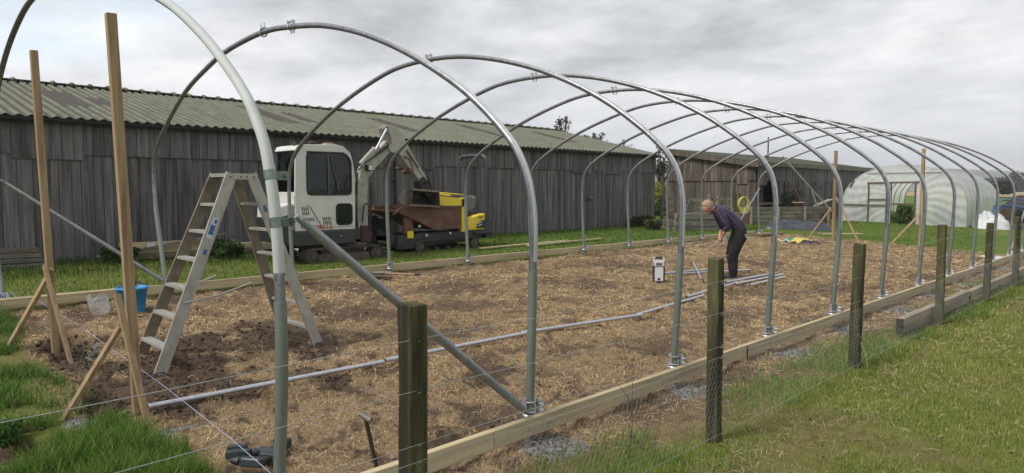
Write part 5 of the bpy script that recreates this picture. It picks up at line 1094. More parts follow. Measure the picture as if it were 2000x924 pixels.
# folded black sheet
def lump(name, label, cat, c, rx_, ry_, h, m, rot=0, n=26, seed=1, fold=.35, group=None):
    V = []; random.seed(seed); cs_, sn_ = math.cos(rot), math.sin(rot); g = np.linspace(-1, 1, n); A_, B_ = np.meshgrid(g, g, indexing='ij')
    e = np.clip(1 - (np.abs(A_) ** 3 + np.abs(B_) ** 3), 0, 1) ** .5; f_ = fbm(A_ * 2.2 + seed * 7, B_ * 5 + seed, 4, seed, .6)
    H_ = h * e * (1 - fold + 2 * fold * f_) ; X_ = c[0] + (A_ * rx_ * cs_ - B_ * ry_ * sn_); Y_ = c[1] + (A_ * rx_ * sn_ + B_ * ry_ * cs_)
    V = np.c_[X_.ravel(), Y_.ravel(), c[2] + H_.ravel() - .01]
    mb = MB(); mb.add(V, [(i * n + j, (i + 1) * n + j, (i + 1) * n + j + 1, i * n + j + 1) for i in range(n - 1) for j in range(n - 1)], True); return tag(mb.build(name, m), label, cat, group)
lump('black_sheet', 'folded black plastic sheet lying on the grass in front of the raised bed', 'sheet', (-10.55, 25.3, .27), 1.25, .5, .26, M['black_sheet'], R(38), 60, 4, .95)
lump('white_sheet', 'crumpled white plastic sheet heaped beside the old tunnel', 'sheet', (-6.25, 34.6, .10), .65, .5, .5, M['white_sheet'], .4, 40, 6, .85)
lump('soil_heap', 'heap of dark brown soil behind the coiled blue pipe', 'heap', (-5.9, 41.5, .1), 1.3, 1.5, 1.25, M['soil'], .2, 30, 8, .3)
# coils
def coil(name, label, cat, c, r, turns, rad_, m, nrm, jit, seed):
    random.seed(seed); nrm = Vector(nrm).normalized(); a = nrm.orthogonal().normalized(); b = nrm.cross(a); P = []; n = 26
    for k in range(turns * n):
        t_ = 2 * math.pi * k / n; rr_ = r * (1 + .10 * math.sin(k * .11) + .06 * math.sin(t_ * 2 + k * .05)); tilt = .18 * math.sin(k * .13 + seed)
        P.append(Vector(c) + (a * math.cos(t_) + b * math.sin(t_)) * rr_ + nrm * (jit * math.sin(k * .17) + tilt * rr_ * math.cos(t_)))
    mb = MB(); mb.tube(P, rad_, 6); return tag(mb.build(name, m), label, cat)
coil('blue_pipe', 'untidy coil of blue water pipe on the grass at the right of the old tunnel', 'pipe coil', (-5.65, 36.0, .62), .8, 6, .022, M['blue_pipe'], (.25, -.6, .75), .22, 3)
coil('blue_pipe', 'smaller dark coil of pipe at the right edge behind the tunnel legs', 'pipe coil', (-4.9, 38.5, .55), .7, 4, .025, M['blue_pipe'], (.1, -.8, .5), .15, 5)
bush('weed_clump', 'dark weeds in and behind the coiled blue pipe', 'plant', (-5.2, 37.6, .15), (.9, .8, .65), 2500, .06, [(.03, .045, .02), (.05, .07, .025)], [3, 2], seed=31)
# raised bed
rb = thing('raised_bed', 'long raised planter of rough stacked timbers in front of the brown shed', 'planter', (-12.6, 26.7, .3))
b0 = Vector((-12.75, 26.2, 0)); b1 = Vector((-11.0, 29.6, 0)); dv = (b1 - b0).normalized()
for k in range(5):
    mb = MB(); z = .28 + k * .155; s = 0; random.seed(k)
    while s < (b1 - b0).length - .05:
        l = min(random.uniform(1.2, 2.2), (b1 - b0).length - s); mb.beam(b0 + dv * s + Vector((0, 0, z + .07)), b0 + dv * (s + l - .02) + Vector((0, 0, z + .07)), .06, .14); s += l
    mb.build('side_board', M['grey_timber'], rb, bev=.006)
mb = MB()
for s in (0, 1.3, 2.6, 3.78): p = b0 + dv * s; mb.box(p.x + .03, p.x + .13, p.y - .12, p.y - .02, .1, 1.06)
mb.build('corner_post', M['grey_timber'], rb)
mb = MB(); mb.prism([(b0.x - .05, b0.y), (b1.x - .05, b1.y), (b1.x - 1.3, b1.y + .6), (b0.x - 1.3, b0.y + .6)], 2, .2, .98); mb.build('soil_fill', M['soil'], rb)
t = thing('flower_pot', 'round terracotta bowl standing on the raised planter', 'pot', (-12.0, 29.0, .98)); mb = MB(); mb.lathe([(.001, .1), (.12, .1), (.25, .28), (.27, .28), (.27, .32), (.22, .32), (.1, .14), (.001, .14)], (-12.0, 29.0, .9), 18); mb.build('bowl', M['terracotta'], t)
mb = MB(); mb.lathe([(.001, .29), (.24, .29)], (-12.0, 29.0, .9), 18); mb.build('potting_soil', M['soil'], t)
pole('wooden_stick', 'weathered stick leaning on the raised planter', 'stick', (-11.2, 29.0, 1.0), (-11.55, 29.2, 1.7), .03, M['grey_timber'])
pole('wooden_stick', 'reddish stick leaning against the brown shed above the raised planter', 'stick', (-12.2, 30.0, .9), (-12.8, 30.2, 2.1), .03, M['red_metal'])
pole('steel_stake', 'thin dark stake standing in the black plastic sheet', 'stake', (-10.9, 24.5, .2), (-10.9, 24.5, 1.15), .018, M['dark_metal'])
t = thing('black_bucket', 'black plastic bucket standing at the far end of the raised planter', 'bucket', (-12.2, 31.2, .35)); mb = MB(); mb.lathe([(.001, 0), (.16, 0), (.21, .42), (.225, .42), (.225, .46), (.19, .46), (.15, .03), (.001, .03)], (-12.2, 31.2, .33), 18); mb.build('tub', M['black_plastic'], t)
t = thing('wheelbarrow', 'upturned wheelbarrow with pale handles leaning by the far timber post', 'wheelbarrow', (-11.3, 29.4, .3)); mb = MB(); mb.prism([(-11.6, .35), (-11.2, .35), (-11.05, .75), (-11.3, .95), (-11.7, .75)], 1, 29.2, 29.7); mb.build('tray', M['dark_metal'], t, bev=.03)
for q in (0, .35): mb = MB(); mb.tube([(-11.7, 29.25 + q, .45), (-11.4, 29.2 + q, 1.1), (-10.8, 29.1 + q, 1.35)], .02, 7); mb.build('handle', M['pale_plastic'], t)
mb = MB(); mb.tube([(-11.65 + .18 * math.cos(a), 29.5, 1.0 + .18 * math.sin(a)) for a in np.linspace(0, 6.283, 17)], .045, 8, cap=False); mb.build('wheel', M['rubber'], t)
# hose on its post
hp = thing('hose_post', 'wooden post carrying a hose hook in front of the brown shed', 'post', (-11.95, 23.5, .3)); mb = MB(); mb.box(-12.0, -11.86, 23.43, 23.57, .2, 1.62); mb.build('post', M['fence_post'], hp, bev=.01); mb = MB(); mb.beam((-11.86, 23.5, 1.42), (-11.6, 23.45, 1.45), .1, .05); mb.build('hook', M['grey_timber'], hp)
random.seed(4); mb = MB()
for k in range(9):
    w_ = .24 + .05 * math.sin(k * 1.7); d_ = .38 + .028 * k; P = [(-11.70 + .012 * k + .7 * w_ * math.sin(t_) * .7 + .0 * k, 23.45 + .7 * w_ * math.sin(t_) * .7 - .012 * k, 1.47 - d_ / 2 + d_ / 2 * math.cos(t_)) for t_ in np.linspace(0, 2 * math.pi, 22)]
    mb.tube(P, .014, 6, cap=False)
tag(mb.build('garden_hose', M['hose']), 'yellow garden hose hung in loops on the wooden post', 'hose')
# gate / hurdle fence between the sheds and the planter of sleepers
gt = thing('timber_hurdle', 'old timber rails and posts closing the gap between the two sheds', 'fence', (-14.3, 23.2, .35))
def bb(mb, a, b, w_, h_): mb.beam(a, b, w_, h_)
for z in (.62, .86, 1.12, 1.38): mb = MB(); bb(mb, (-14.8, 22.9, z), (-13.2, 24.6, z - .03), .04, .10); mb.build('rail', M['grey_timber'], gt)
for p in ((-14.75, 22.95), (-14.1, 23.6), (-13.25, 24.5)): mb = MB(); mb.box(p[0] - .06, p[0] + .06, p[1] - .06, p[1] + .06, .2, 1.5); mb.build('post', M['grey_timber'], gt)
ph = thing('plank_fence', 'leaning section of old planks in front of the brown shed wall', 'fence', (-12.8, 22.5, .3))
for z in (1.05, 1.33): mb = MB(); bb(mb, (-13.15, 21.9, z), (-12.1, 23.3, z + .1), .04, .09); mb.build('rail', M['grey_timber'], ph)
for p, h_ in (((-13.1, 21.9), 1.35), ((-12.55, 22.6), 1.6)): mb = MB(); mb.box(p[0] - .07, p[0] + .07, p[1] - .07, p[1] + .07, .2, h_); mb.build('post', M['grey_timber'], ph)
mb = MB(); mb.beam((-13.0, 21.6, .3), (-12.9, 22.0, 1.35), .04, .30); mb.build('leaning_board', M['grey_timber'], ph)
sl = thing('sleeper_planter', 'planter of wide old grey sleepers below the plank fence', 'planter', (-12.2, 21.6, .3))
for k in range(3):
    mb = MB(); z = .25 + k * .235; mb.beam((-12.75 + .03 * k, 20.55, z + .11), (-11.55, 22.9, z + .11), .14, .225); mb.build('sleeper', M['grey_timber'], sl, bev=.012)
mb = MB(); mb.beam((-12.85, 20.6, .36), (-13.6, 21.3, .36), .14, .22); mb.beam((-12.85, 20.6, .60), (-13.6, 21.3, .60), .14, .22); mb.build('end_sleeper', M['grey_timber'], sl, bev=.012)
mb = MB(); mb.prism([(-12.75, 20.7), (-11.6, 22.9), (-12.4, 23.4), (-13.5, 21.4)], 2, .2, .86); mb.build('soil_fill', M['soil'], sl)
# planks on the grass and by the shed
def plank(label, p0, p1, w_, h_, m='new_timber', name='plank', grp=None): mb = MB(); mb.beam(p0, p1, w_, h_); return tag(mb.build(name, M[m], bev=.003), label, 'plank', grp)
plank('pale plank on the grass before the long shed, left one of two', (-11.95, 10.9, .37), (-12.15, 14.3, .37), .10, .03)
plank('pale plank on the grass before the long shed, right one of two', (-11.75, 12.3, .37), (-11.95, 15.5, .37), .10, .03)
plank('pale plank on the grass beyond the far left frame corner, back one', (-9.2, 23.9, .26), (-8.3, 25.2, .24), .12, .03); plank('pale plank on the grass beyond the far left frame corner, front one', (-8.95, 23.7, .25), (-8.15, 25.0, .24), .12, .03)
grp = 'planks stacked along the shed wall'
L_ = [('bottom front long plank of the stack along the shed wall', 0, 0, 3.7, 8.4), ('bottom back long plank of the stack along the shed wall', .18, 0, 3.85, 8.6), ('second layer front plank of the stack along the shed wall', .02, .11, 3.95, 7.4), ('second layer back plank of the stack along the shed wall', .2, .11, 3.9, 7.2),
      ('top plank of the stack along the shed wall', .1, .22, 4.0, 5.6)]
for l, dx_, dz_, a, b in L_: plank(l, (-14.45 - dx_, a, .46 + dz_), (-14.40 - dx_, b, .45 + dz_), .15, .10, 'beam_timber' if dz_ == 0 else 'new_timber', grp=grp)
plank('dark old board lying aslant on the stacked planks', (-14.3, 3.55, .52), (-14.3, 5.9, .83), .14, .03, 'old_board'); plank('pale fresh board behind the ladder at the shed foot', (-14.3, 6.5, .53), (-14.2, 10.6, .50), .04, .13)
plank('long pale board on the grass behind the digger', (-14.1, 8.4, .42), (-14.0, 10.9, .42), .10, .05)
mb = MB(); mb.box(-14.34, -14.30, 4.42, 4.55, .62, .72); tag(mb.build('paper_label', M['white_sheet']), 'small white paper tag on the left part of the stacked planks', 'label')
mb = MB(); mb.box(-14.34, -14.30, 6.0, 6.1, .62, .70); tag(mb.build('paper_label', M['white_sheet']), 'small white paper tag on the stacked planks, seen behind the ladder', 'label')
pl = thing('pallet', 'broken grey pallet lying at the left edge by the shed wall', 'pallet', (-14.3, 2.6, .4))
for k in range(4): mb = MB(); mb.beam((-14.55 + k * .0, 1.6, .42 + k * .10), (-14.5, 2.78 - .03 * k, .42 + k * .09), .1, .07); mb.build('slat', M['grey_timber'], pl)
mb = MB(); mb.box(-14.62, -14.5, 2.5, 2.62, .38, .74); mb.build('block', M['grey_timber'], pl)
mb = MB(); mb.box(-13.9, -13.7, 6.9, 7.35, .38, .47); tag(mb.build('white_box', M['white_sheet'], bev=.02), 'white crumpled packaging lying at the shed foot left of the digger', 'packaging')
mb = MB(); mb.box(-12.2, -12.0, 20.0, 20.4, .30, .38) if False else mb.beam((-9.9, 20.9, .33), (-9.7, 22.1, .33), .25, .08); tag(mb.build('timber_offcut', M['beam_timber'], bev=.01), 'pale timber offcut at the far left corner of the base rail', 'offcut')
mb = MB(); V = [(-3.75, 21.2, .09), (-3.4, 21.15, .08), (-3.35, 21.7, .1), (-3.8, 21.75, .09)]; lump('paper_sheet', 'scrap of white sheeting on the soil at the far right corner of the frame', 'sheet', (-3.75, 20.9, .03), .3, .35, .05, M['white_sheet'], 0, 10, 4)

# ------------------------------------------------------------------ machines
def stadium(y0, y1, z0, z1, n=8):
    r = (z1 - z0) / 2; zc_ = (z0 + z1) / 2; P = []
    for k in range(n + 1): a = -math.pi / 2 + math.pi * k / n; P.append((y1 - r + r * math.cos(a), zc_ + r * math.sin(a)))
    for k in range(n + 1): a = math.pi / 2 + math.pi * k / n; P.append((y0 + r + r * math.cos(a), zc_ + r * math.sin(a)))
    return P
def track(parent, x0, x1, y0, y1, z0, z1, pads, m=None):
    """rubber belt with lugs round two wheels; frame and rollers inside"""
    P = stadium(y0, y1, z0, z1, 10); Q = stadium(y0 + .03, y1 - .03, z0 + .03, z1 - .03, 10); n = len(P); mb = MB()
    V = [(x, *p) for x in (x0, x1) for p in P] + [(x, *q) for x in (x0, x1) for q in Q]
    Fc = []
    for k in range(n):
        j = (k + 1) % n; Fc += [(k, j, n + j, n + k), (2 * n + j, 2 * n + k, 3 * n + k, 3 * n + j), (j, k, 2 * n + k, 2 * n + j), (n + k, n + j, 3 * n + j, 3 * n + k)]
    mb.add(V, Fc); per = [0]
    for k in range(n): per.append(per[-1] + math.dist(P[k], P[(k + 1) % n]))
    for q in range(pads):
        s = per[-1] * q / pads; k = max(i for i in range(n) if per[i] <= s); t = (s - per[k]) / (per[k + 1] - per[k]); a, b = P[k], P[(k + 1) % n]; c = (a[0] + (b[0] - a[0]) * t, a[1] + (b[1] - a[1]) * t)
        d = Vector((0, b[0] - a[0], b[1] - a[1])).normalized(); nn = Vector((0, d.z, -d.y)); p = Vector((0, *c)) + nn * .006
        mb.beam(Vector((x0 + .005, p.y, p.z)), Vector((x1 - .005, p.y, p.z)), .035, .022, up=nn)
    tr_ = mb.build('track', M['rubber'], parent); r = (z1 - z0) / 2 - .035; zc_ = (z0 + z1) / 2
    for yy in (y0 + r + .035, y1 - r - .035):
        mb = MB(); mb.cyl((x0 + .03, yy, zc_), (x1 - .01, yy, zc_), r, 18); mb.cyl((x1 - .012, yy, zc_), (x1 + .015, yy, zc_), r * .45, 12)
        for k in range(8): a = k * math.pi / 4; mb.beam((x1 - .006, yy + r * .5 * math.cos(a), zc_ + r * .5 * math.sin(a)), (x1 - .006, yy + r * .95 * math.cos(a), zc_ + r * .95 * math.sin(a)), .012, .02)
        mb.build('wheel', M['mud_metal'], tr_)
    nr_ = int((y1 - y0) / .28)
    for k in range(1, nr_): yy = y0 + (y1 - y0) * k / nr_; mb = MB(); mb.cyl((x0 + .03, yy, z0 + .075), (x1 - .015, yy, z0 + .075), .045, 12); mb.build('roller', M['dark_metal'], tr_)
    return tr_
ex = thing('mini_digger', 'white mini digger with a square cab and dark base parked before the long shed', 'digger', (-12.6, 7.1, .32))
tr1 = track(ex, -12.36, -12.08, 6.52, 8.28, .29, .60, 46); track(ex, -13.22, -12.94, 6.52, 8.28, .29, .60, 46)
mb = MB(); mb.box(-12.30, -12.09, 6.75, 7.95, .32, .475); mb.box(-13.1, -12.2, 6.9, 7.9, .40, .62); mb.build('undercarriage', M['mud_metal'], ex, bev=.01)
mb = MB(); mb.prism([(6.33, .66), (7.60, .66), (7.66, .74), (7.66, .95), (6.30, .95), (6.28, .75)], 0, -13.12, -12.13); mb.build('base_skirt', M['green_black'], ex, bev=.03, seg=3)
mb = MB(); mb.cyl((-12.6, 7.05, .6), (-12.6, 7.05, .68), .35, 20); mb.build('turntable', M['dark_metal'], ex)
mb = MB(); mb.prism([(7.4, .42), (8.5, .36), (8.55, .42), (7.4, .5)], 0, -12.95, -12.3); mb.build('blade_arm', M['dark_metal'], ex)
# cab shell with the door side
cabpoly = [(6.36, .952), (7.66, .952), (7.675, 1.6), (7.665, 2.1), (7.62, 2.34), (7.55, 2.50), (7.42, 2.60), (7.25, 2.635), (6.52, 2.60), (6.42, 2.575), (6.385, 2.52), (6.36, 1.7)]
cab_ = None; mb = MB()
XN_, XF_ = -12.15, -12.98
mb.prism([(6.36, .952), (7.66, .952), (7.665, 1.12), (6.36, 1.12)], 0, XF_, XN_)                      # floor tub
top_ = [(6.372, 2.44), (7.595, 2.44), (7.55, 2.50), (7.42, 2.60), (7.25, 2.635), (6.52, 2.60), (6.42, 2.575), (6.385, 2.52)]
mb.prism([(6.372, 2.48), (7.57, 2.48)] + top_[2:], 0, XF_, XN_)                                        # roof
for xa, xb in ((XN_ - .045, XN_), (XF_, XF_ + .045)):
    mb.prism([(6.36, 1.118), (7.665, 1.118), (7.675, 1.6), (7.675, 1.648), (6.36, 1.648)], 0, xa + .001, xb - .001) if xa > -12.5 else mb.prism([(6.36, 1.118), (7.665, 1.118), (7.67, 1.40), (6.36, 1.40)], 0, xa + .001, xb - .001)
    mb.prism([(6.36, 1.38), (6.62, 1.38), (6.62, 2.50), (6.385, 2.50), (6.36, 1.7)], 0, xa + .002, xb - .002)
    mb.prism([(7.60, 1.38), (7.672, 1.38), (7.665, 2.1), (7.625, 2.33), (7.57, 2.485), (7.52, 2.485), (7.56, 2.36), (7.575, 2.2)], 0, xa + .002, xb - .002)
    mb.prism([(7.50, 2.49), (7.40, 2.49), (7.50, 2.44), (7.56, 2.34), (7.60, 2.34), (7.57, 2.485)], 0, xa + .003, xb - .003)
mb.prism([(6.362, 1.11), (6.40, 1.11), (6.40, 1.70), (6.362, 1.70)], 0, XF_ + .04, XN_ - .04)
cab_ = mb.build('cab', M['cab_white'], ex, bev=.012, seg=2)
mb = MB(); mb.box(-12.82, -12.36, 6.62, 7.08, 1.30, 1.42); mb.prism([(6.58, 1.38), (6.70, 1.38), (6.62, 2.05), (6.52, 2.05)], 0, -12.80, -12.38); mb.build('driver_seat', M['black_plastic'], cab_, bev=.04, seg=2)
mb = MB(); mb.box(-12.80, -12.36, 7.38, 7.56, 1.12, 1.55); mb.build('dashboard', M['black_plastic'], cab_, bev=.02)
for xx in (-12.34, -12.84): mb = MB(); mb.tube([(xx, 7.16, 1.35), (xx, 7.24, 1.80)], .012, 7); mb.ball((xx, 7.245, 1.83), .03, 6); mb.build('control_lever', M['black_plastic'], cab_)
mb = MB(); mb.prism([(7.60, 1.15), (7.61, 1.15), (7.62, 2.1), (7.55, 2.45), (7.54, 2.45), (7.61, 2.1)], 0, XF_ + .05, XN_ - .05); mb.build('windscreen', M['clear_glass'], cab_)
mb = MB(); mb.box(XF_ + .01, XF_ + .02, 6.62, 7.60, 1.40, 2.48); mb.build('far_window', M['clear_glass'], cab_)
def rounded(y0, y1, z0, z1, r, n=5, tl=None, tr_=None, br=None, bl=None):
    P = []; 
    for cy, cz, a0, rr in ((y1, z0, -90, br or r), (y1, z1, 0, tr_ or r), (y0, z1, 90, tl or r), (y0, z0, 180, bl or r)):
        sy = -1 if cy == y1 else 1; sz = 1 if cz == z0 else -1
        for k in range(n + 1): a = R(a0 + 90 * k / n); P.append((cy + sy * rr + rr * math.cos(a), cz + sz * rr + rr * math.sin(a)))
    return P
def side_window(nm, y0, y1, z0, z1, r, par, x=-12.15, gm=None, **k):
    gm = gm or M['clear_glass']
    P = rounded(y0 + .012, y1 - .012, z0 + .012, z1 - .012, r, **k); P3 = [(x + .004, *q) for q in P]; P3 = P3 + [P3[0], P3[1]]
    mb = MB(); mb.tube(P3, .016, 8, cap=False); s_ = mb.build('window_seal', M['seal'], par)
    mb = MB(); mb.prism(P, 0, x - .012, x - .006); mb.build('pane', gm, s_); return s_
wn = side_window('window', 6.60, 7.59, 1.635, 2.475, .10, cab_, tr_=.22)
sw_ = side_window('window', 7.225, 7.595, 1.04, 1.47, .07, cab_, gm=M['glass']); sw_.children[0].location.x = .010
mb = MB(); mb.beam((-12.135, 7.12, 2.42), (-12.133, 7.28, 1.72), .012, .012); mb.beam((-12.134, 7.06, 2.45), (-12.134, 7.07, 1.66), .03, .006, up=(1, 0, 0)); mb.tube([(-12.13, 7.22, 2.0), (-12.12, 7.27, 1.9), (-12.13, 7.25, 1.76)], .012, 6); mb.build('grab_handle', M['grey_plastic'], cab_)
mb = MB()
for (y0, z0, cols, rows) in ((6.44, 1.0, 5, 2), (6.48, 1.26, 4, 2), (6.56, 1.14, 5, 1), (6.92, 1.06, 5, 2)):
    for c in range(cols):
        for r_ in range(rows): y = y0 + c * .038 + (rows - r_) * .012; z = z0 + r_ * .085; mb.beam((-12.148, y + .018, z), (-12.148, y, z + .065), .008, .014, up=(0, 1, 0))
mb.build('vent', M['seal'], cab_)
mb = MB(); mb.tube([(-12.142, 6.60, 1.45), (-12.142, 6.66, 1.42), (-12.142, 6.86, 1.10), (-12.142, 6.90, 1.02)], .006, 6); mb.box(-12.149, -12.146, 6.86, 7.64, 1.005, 1.012); mb.build('door_gap', M['seal'], cab_)
mb = MB(); mb.box(-12.149, -12.14, 7.36, 7.375, .97, .995); mb.cyl((-12.13, 7.32, .83), (-12.12, 7.32, .83), .012, 8); mb.build('bolt', M['pale_plastic'], cab_)
def text(body, size, m, parent, loc, rot, ext=.002, name='lettering', sx=1.0):
    cu = bpy.data.curves.new('txt', 'FONT'); cu.body = body; cu.size = size; cu.extrude = ext; cu.offset = size * .012; o = bpy.data.objects.new('txt', cu); COL.objects.link(o); bpy.context.view_layer.update()
    me = bpy.data.meshes.new_from_object(o.evaluated_get(bpy.context.evaluated_depsgraph_get())); bpy.data.objects.remove(o); me.materials.clear(); me.materials.append(m)
    q = bpy.data.objects.new(name, me); COL.objects.link(q); q.parent = parent; q.location = Vector(loc) - org(parent); q.rotation_euler = rot; q.scale = (sx, 1, 1); return q
text('TB016', .115, M['red_ink'], cab_, (-12.143, 6.70, .975), (R(90), 0, R(90)), sx=1.45)
# roof bits
mb = MB(); mb.tube([(-12.35, 6.75, 2.60), (-12.35, 6.80, 2.68), (-12.35, 6.9, 2.67), (-12.35, 6.95, 2.61)], .012, 6); mb.build('lifting_eye', M['mud_metal'], cab_); mb = MB(); mb.cyl((-12.3, 6.45, 2.58), (-12.3, 6.45, 2.66), .04, 10); mb.build('roof_cap', M['mud_metal'], cab_)
mb = MB(); mb.prism([(7.1, 2.62), (7.35, 2.62), (7.28, 2.68), (7.15, 2.67)], 0, -12.5, -12.3); mb.build('beacon_base', M['terracotta'], cab_, bev=.01)
# rear: glass, grille
mb = MB(); mb.box(-12.95, -12.19, 6.37, 6.382, 1.70, 2.49); mb.build('rear_window', M['clear_glass'], cab_)
mb = MB(); mb.prism([(6.34, .95), (6.34, 1.50), (6.05, 1.42), (6.02, .98)], 0, -13.1, -12.2); mb.build('engine_hood', M['cab_white'], ex, bev=.03, seg=3)
mb = MB(); mb.prism([(6.30, .70), (6.30, 1.28), (6.10, 1.24), (6.0, 1.2), (6.0, .75)], 0, -13.12, -12.17)
mb.build('rear_grille', M['green_black'], ex, bev=.02)
mb = MB()
for k in range(9): z = .80 + k * .05; mb.box(-13.0, -12.25, 5.985, 5.997, z, z + .015); mb.box(-12.172, -12.163, 6.04, 6.27, z, z + .015)
mb.build('grille_slat', M['dark_metal'], ex)
# boom
XB0, XB1 = -12.69, -12.53
mb = MB(); mb.box(-12.75, -12.48, 7.68, 8.0, .70, .95); mb.build('swing_mount', M['dark_metal'], ex, bev=.02); mb = MB(); mb.prism([(8.0, .64), (8.25, .62), (8.30, .8), (8.2, .98), (8.02, 1.0)], 0, -12.74, -12.48); mb.build('swing_bracket', M['red_metal'], ex, bev=.02)
boom = None; mb = MB(); mb.prism([(7.97, .85), (8.22, .85), (8.21, 1.55), (8.24, 1.98), (8.42, 2.20), (9.0, 2.74), (8.95, 2.92), (8.82, 2.90), (8.22, 2.34), (8.08, 2.20), (7.99, 1.9), (7.96, 1.5)], 0, XB0, XB1); boom = mb.build('boom', M['boom_white'], ex, bev=.012, seg=2)
mb = MB(); mb.cyl((-12.5, 8.02, 2.28), (-12.5, 8.38, 2.62), .045, 12); mb.cyl((-12.5, 8.05, 2.24), (-12.5, 8.48, 2.66), .042, 12); mb.build('cylinder_barrel', M['boom_white'], boom)
mb = MB(); mb.tube([(-12.465, 8.38, 2.58), (-12.465, 8.67, 3.04)], .024, 10); mb.build('piston_rod', M['chrome'], boom)
mb = MB()
for a in (0, .05): mb.tube(catmull([(-12.5 - a, 8.0, 2.15), (-12.46, 8.14, 2.33), (-12.49, 8.4, 2.46), (-12.5, 8.62, 2.60 + a), (-12.5, 8.78, 2.70)], 4), .014, 6)
mb.tube(catmull([(-12.48, 8.04, 1.05), (-12.44, 8.05, 1.35), (-12.46, 8.12, 1.46), (-12.45, 8.2, 1.35), (-12.46, 8.21, .9)], 5), .015, 6); mb.tube(catmull([(-12.5, 7.93, .9), (-12.5, 7.9, 1.5), (-12.5, 7.95, 2.1)], 4), .02, 6)
mb.tube([(-12.51, 8.28, .9), (-12.51, 8.29, 1.9)], .012, 6); mb.build('hydraulic_hose', M['black_plastic'], boom)
mb = MB(); mb.box(-12.56, -12.42, 8.16, 8.30, 2.14, 2.27); wl = mb.build('work_lamp', M['black_plastic'], boom, bev=.01); mb = MB(); mb.box(-12.425, -12.415, 8.18, 8.28, 2.155, 2.255); mb.build('lens', M['pale_plastic'], wl)
mb = MB(); mb.cyl((-12.75, 8.84, 2.64), (-12.46, 8.84, 2.64), .10, 14); mb.build('pivot_boss', M['boom_white'], boom)
dip = None; mb = MB(); mb.prism([(8.66, 3.08), (8.70, 3.14), (8.92, 3.12), (9.05, 3.02), (9.55, 2.30), (9.80, 1.96), (9.62, 1.90), (9.20, 2.32), (8.92, 2.66), (8.82, 2.74)], 0, -12.72, -12.50); dip = mb.build('dipper_arm', M['boom_white'], ex, bev=.015, seg=2)
mb = MB(); mb.prism([(8.64, 3.06), (8.70, 3.14), (8.82, 2.84), (8.80, 2.68), (8.74, 2.72)], 0, -12.735, -12.485); mb.build('arm_bracket', M['iron_grey'], dip, bev=.01)
mb = MB(); mb.tube([(-12.48, 9.20, 2.62), (-12.48, 9.52, 2.24)], .03, 10); mb.build('cylinder_barrel', M['iron_grey'], dip); mb = MB(); mb.tube([(-12.48, 9.5, 2.27), (-12.48, 9.75, 1.97)], .016, 8); mb.build('piston_rod', M['chrome'], dip)
mb = MB(); mb.tube(catmull([(-12.47, 9.12, 2.48), (-12.44, 9.25, 2.40), (-12.46, 9.35, 2.2), (-12.46, 9.3, 2.12)], 4), .018, 6); mb.cyl((-12.75, 9.32, 2.14), (-12.46, 9.32, 2.14), .05, 10); mb.cyl((-12.75, 9.14, 2.22), (-12.46, 9.14, 2.22), .045, 10); mb.build('arm_fitting', M['rust'], dip)
mb = MB(); mb.prism([(9.60, 2.02), (9.80, 2.06), (9.88, 1.9), (9.84, 1.72), (9.92, 1.62), (9.82, 1.56), (9.60, 1.74), (9.56, 1.9)], 0, -12.74, -12.47); mb.beam((-12.46, 9.78, 2.03), (-12.46, 9.93, 1.66), .03, .05); mb.cyl((-12.8, 9.86, 1.66), (-12.43, 9.86, 1.66), .04, 10); mb.cyl((-12.8, 9.70, 1.90), (-12.43, 9.70, 1.90), .04, 10); mb.build('bucket_linkage', M['dark_metal'], ex, bev=.01)
# bucket: open shell
def shell_bucket(par):
    mb = MB(); prof = []; 
    for k in range(9): a = R(100 + 150 * k / 8); prof.append((-12.55 + .24 * math.cos(a) * 1.0, 1.58 + .15 * math.sin(a)))
    prof = [(-12.33, 1.745)] + prof + [(-12.30, 1.41)]
    yA, yB = 9.18, 9.98; V = []; n = len(prof)
    for (x, z) in prof: 
        for t in range(5): y = yA + (yB - yA) * t / 4; V.append((x, y + (.05 if z > 1.6 else 0) * (1 if t == 0 else 0), z - .05 * (t / 4)))
    mb.add(V, [(i * 5 + t, i * 5 + t + 1, (i + 1) * 5 + t + 1, (i + 1) * 5 + t) for i in range(n - 1) for t in range(4)], True)
    for t in (0, 4): mb.add([V[i * 5 + t] for i in range(n)], [tuple(range(n))])
    o = mb.build('bucket', M['bucket_steel'], par); s = o.modifiers.new('solid', 'SOLIDIFY'); s.thickness = .018
    mb = MB(); mb.beam((-12.31, 9.16, 1.405), (-12.31, 9.95, 1.355), .07, .02); mb.beam((-12.33, 9.26, 1.75), (-12.33, 10.0, 1.70), .05, .035); mb.build('cutting_edge', M['spade_steel'], o)
shell_bucket(ex)

# tracked dumper
du = thing('tracked_dumper', 'small yellow tracked dumper with a rusty skip and a black roll bar', 'dumper', (-13.0, 10.3, .32))
track(du, -12.72, -12.47, 9.42, 11.35, .31, .60, 54); track(du, -13.55, -13.3, 9.42, 11.35, .31, .60, 54)
mb = MB(); mb.prism([(8.98, .45), (9.30, .42), (11.3, .50), (11.66, .62), (11.72, .74), (8.90, .74), (8.9, .55)], 0, -13.5, -12.60); mb.build('chassis', M['dark_metal'], du, bev=.02)
mb = MB(); mb.box(-12.62, -12.50, 8.98, 9.5, .42, .74); mb.box(-12.62, -12.53, 9.5, 11.3, .58, .76); mb.box(-12.55, -12.45, 11.2, 11.78, .66, .74); mb.prism([(11.6, .55), (11.85, .62), (11.85, .72), (11.6, .74)], 0, -13.45, -12.5); mb.build('side_frame', M['dark_metal'], du, bev=.012)
mb = MB(); mb.box(-12.50, -12.46, 9.20, 9.36, .66, .82); mb.build('lashing_eye', M['yellow'], du, bev=.008)
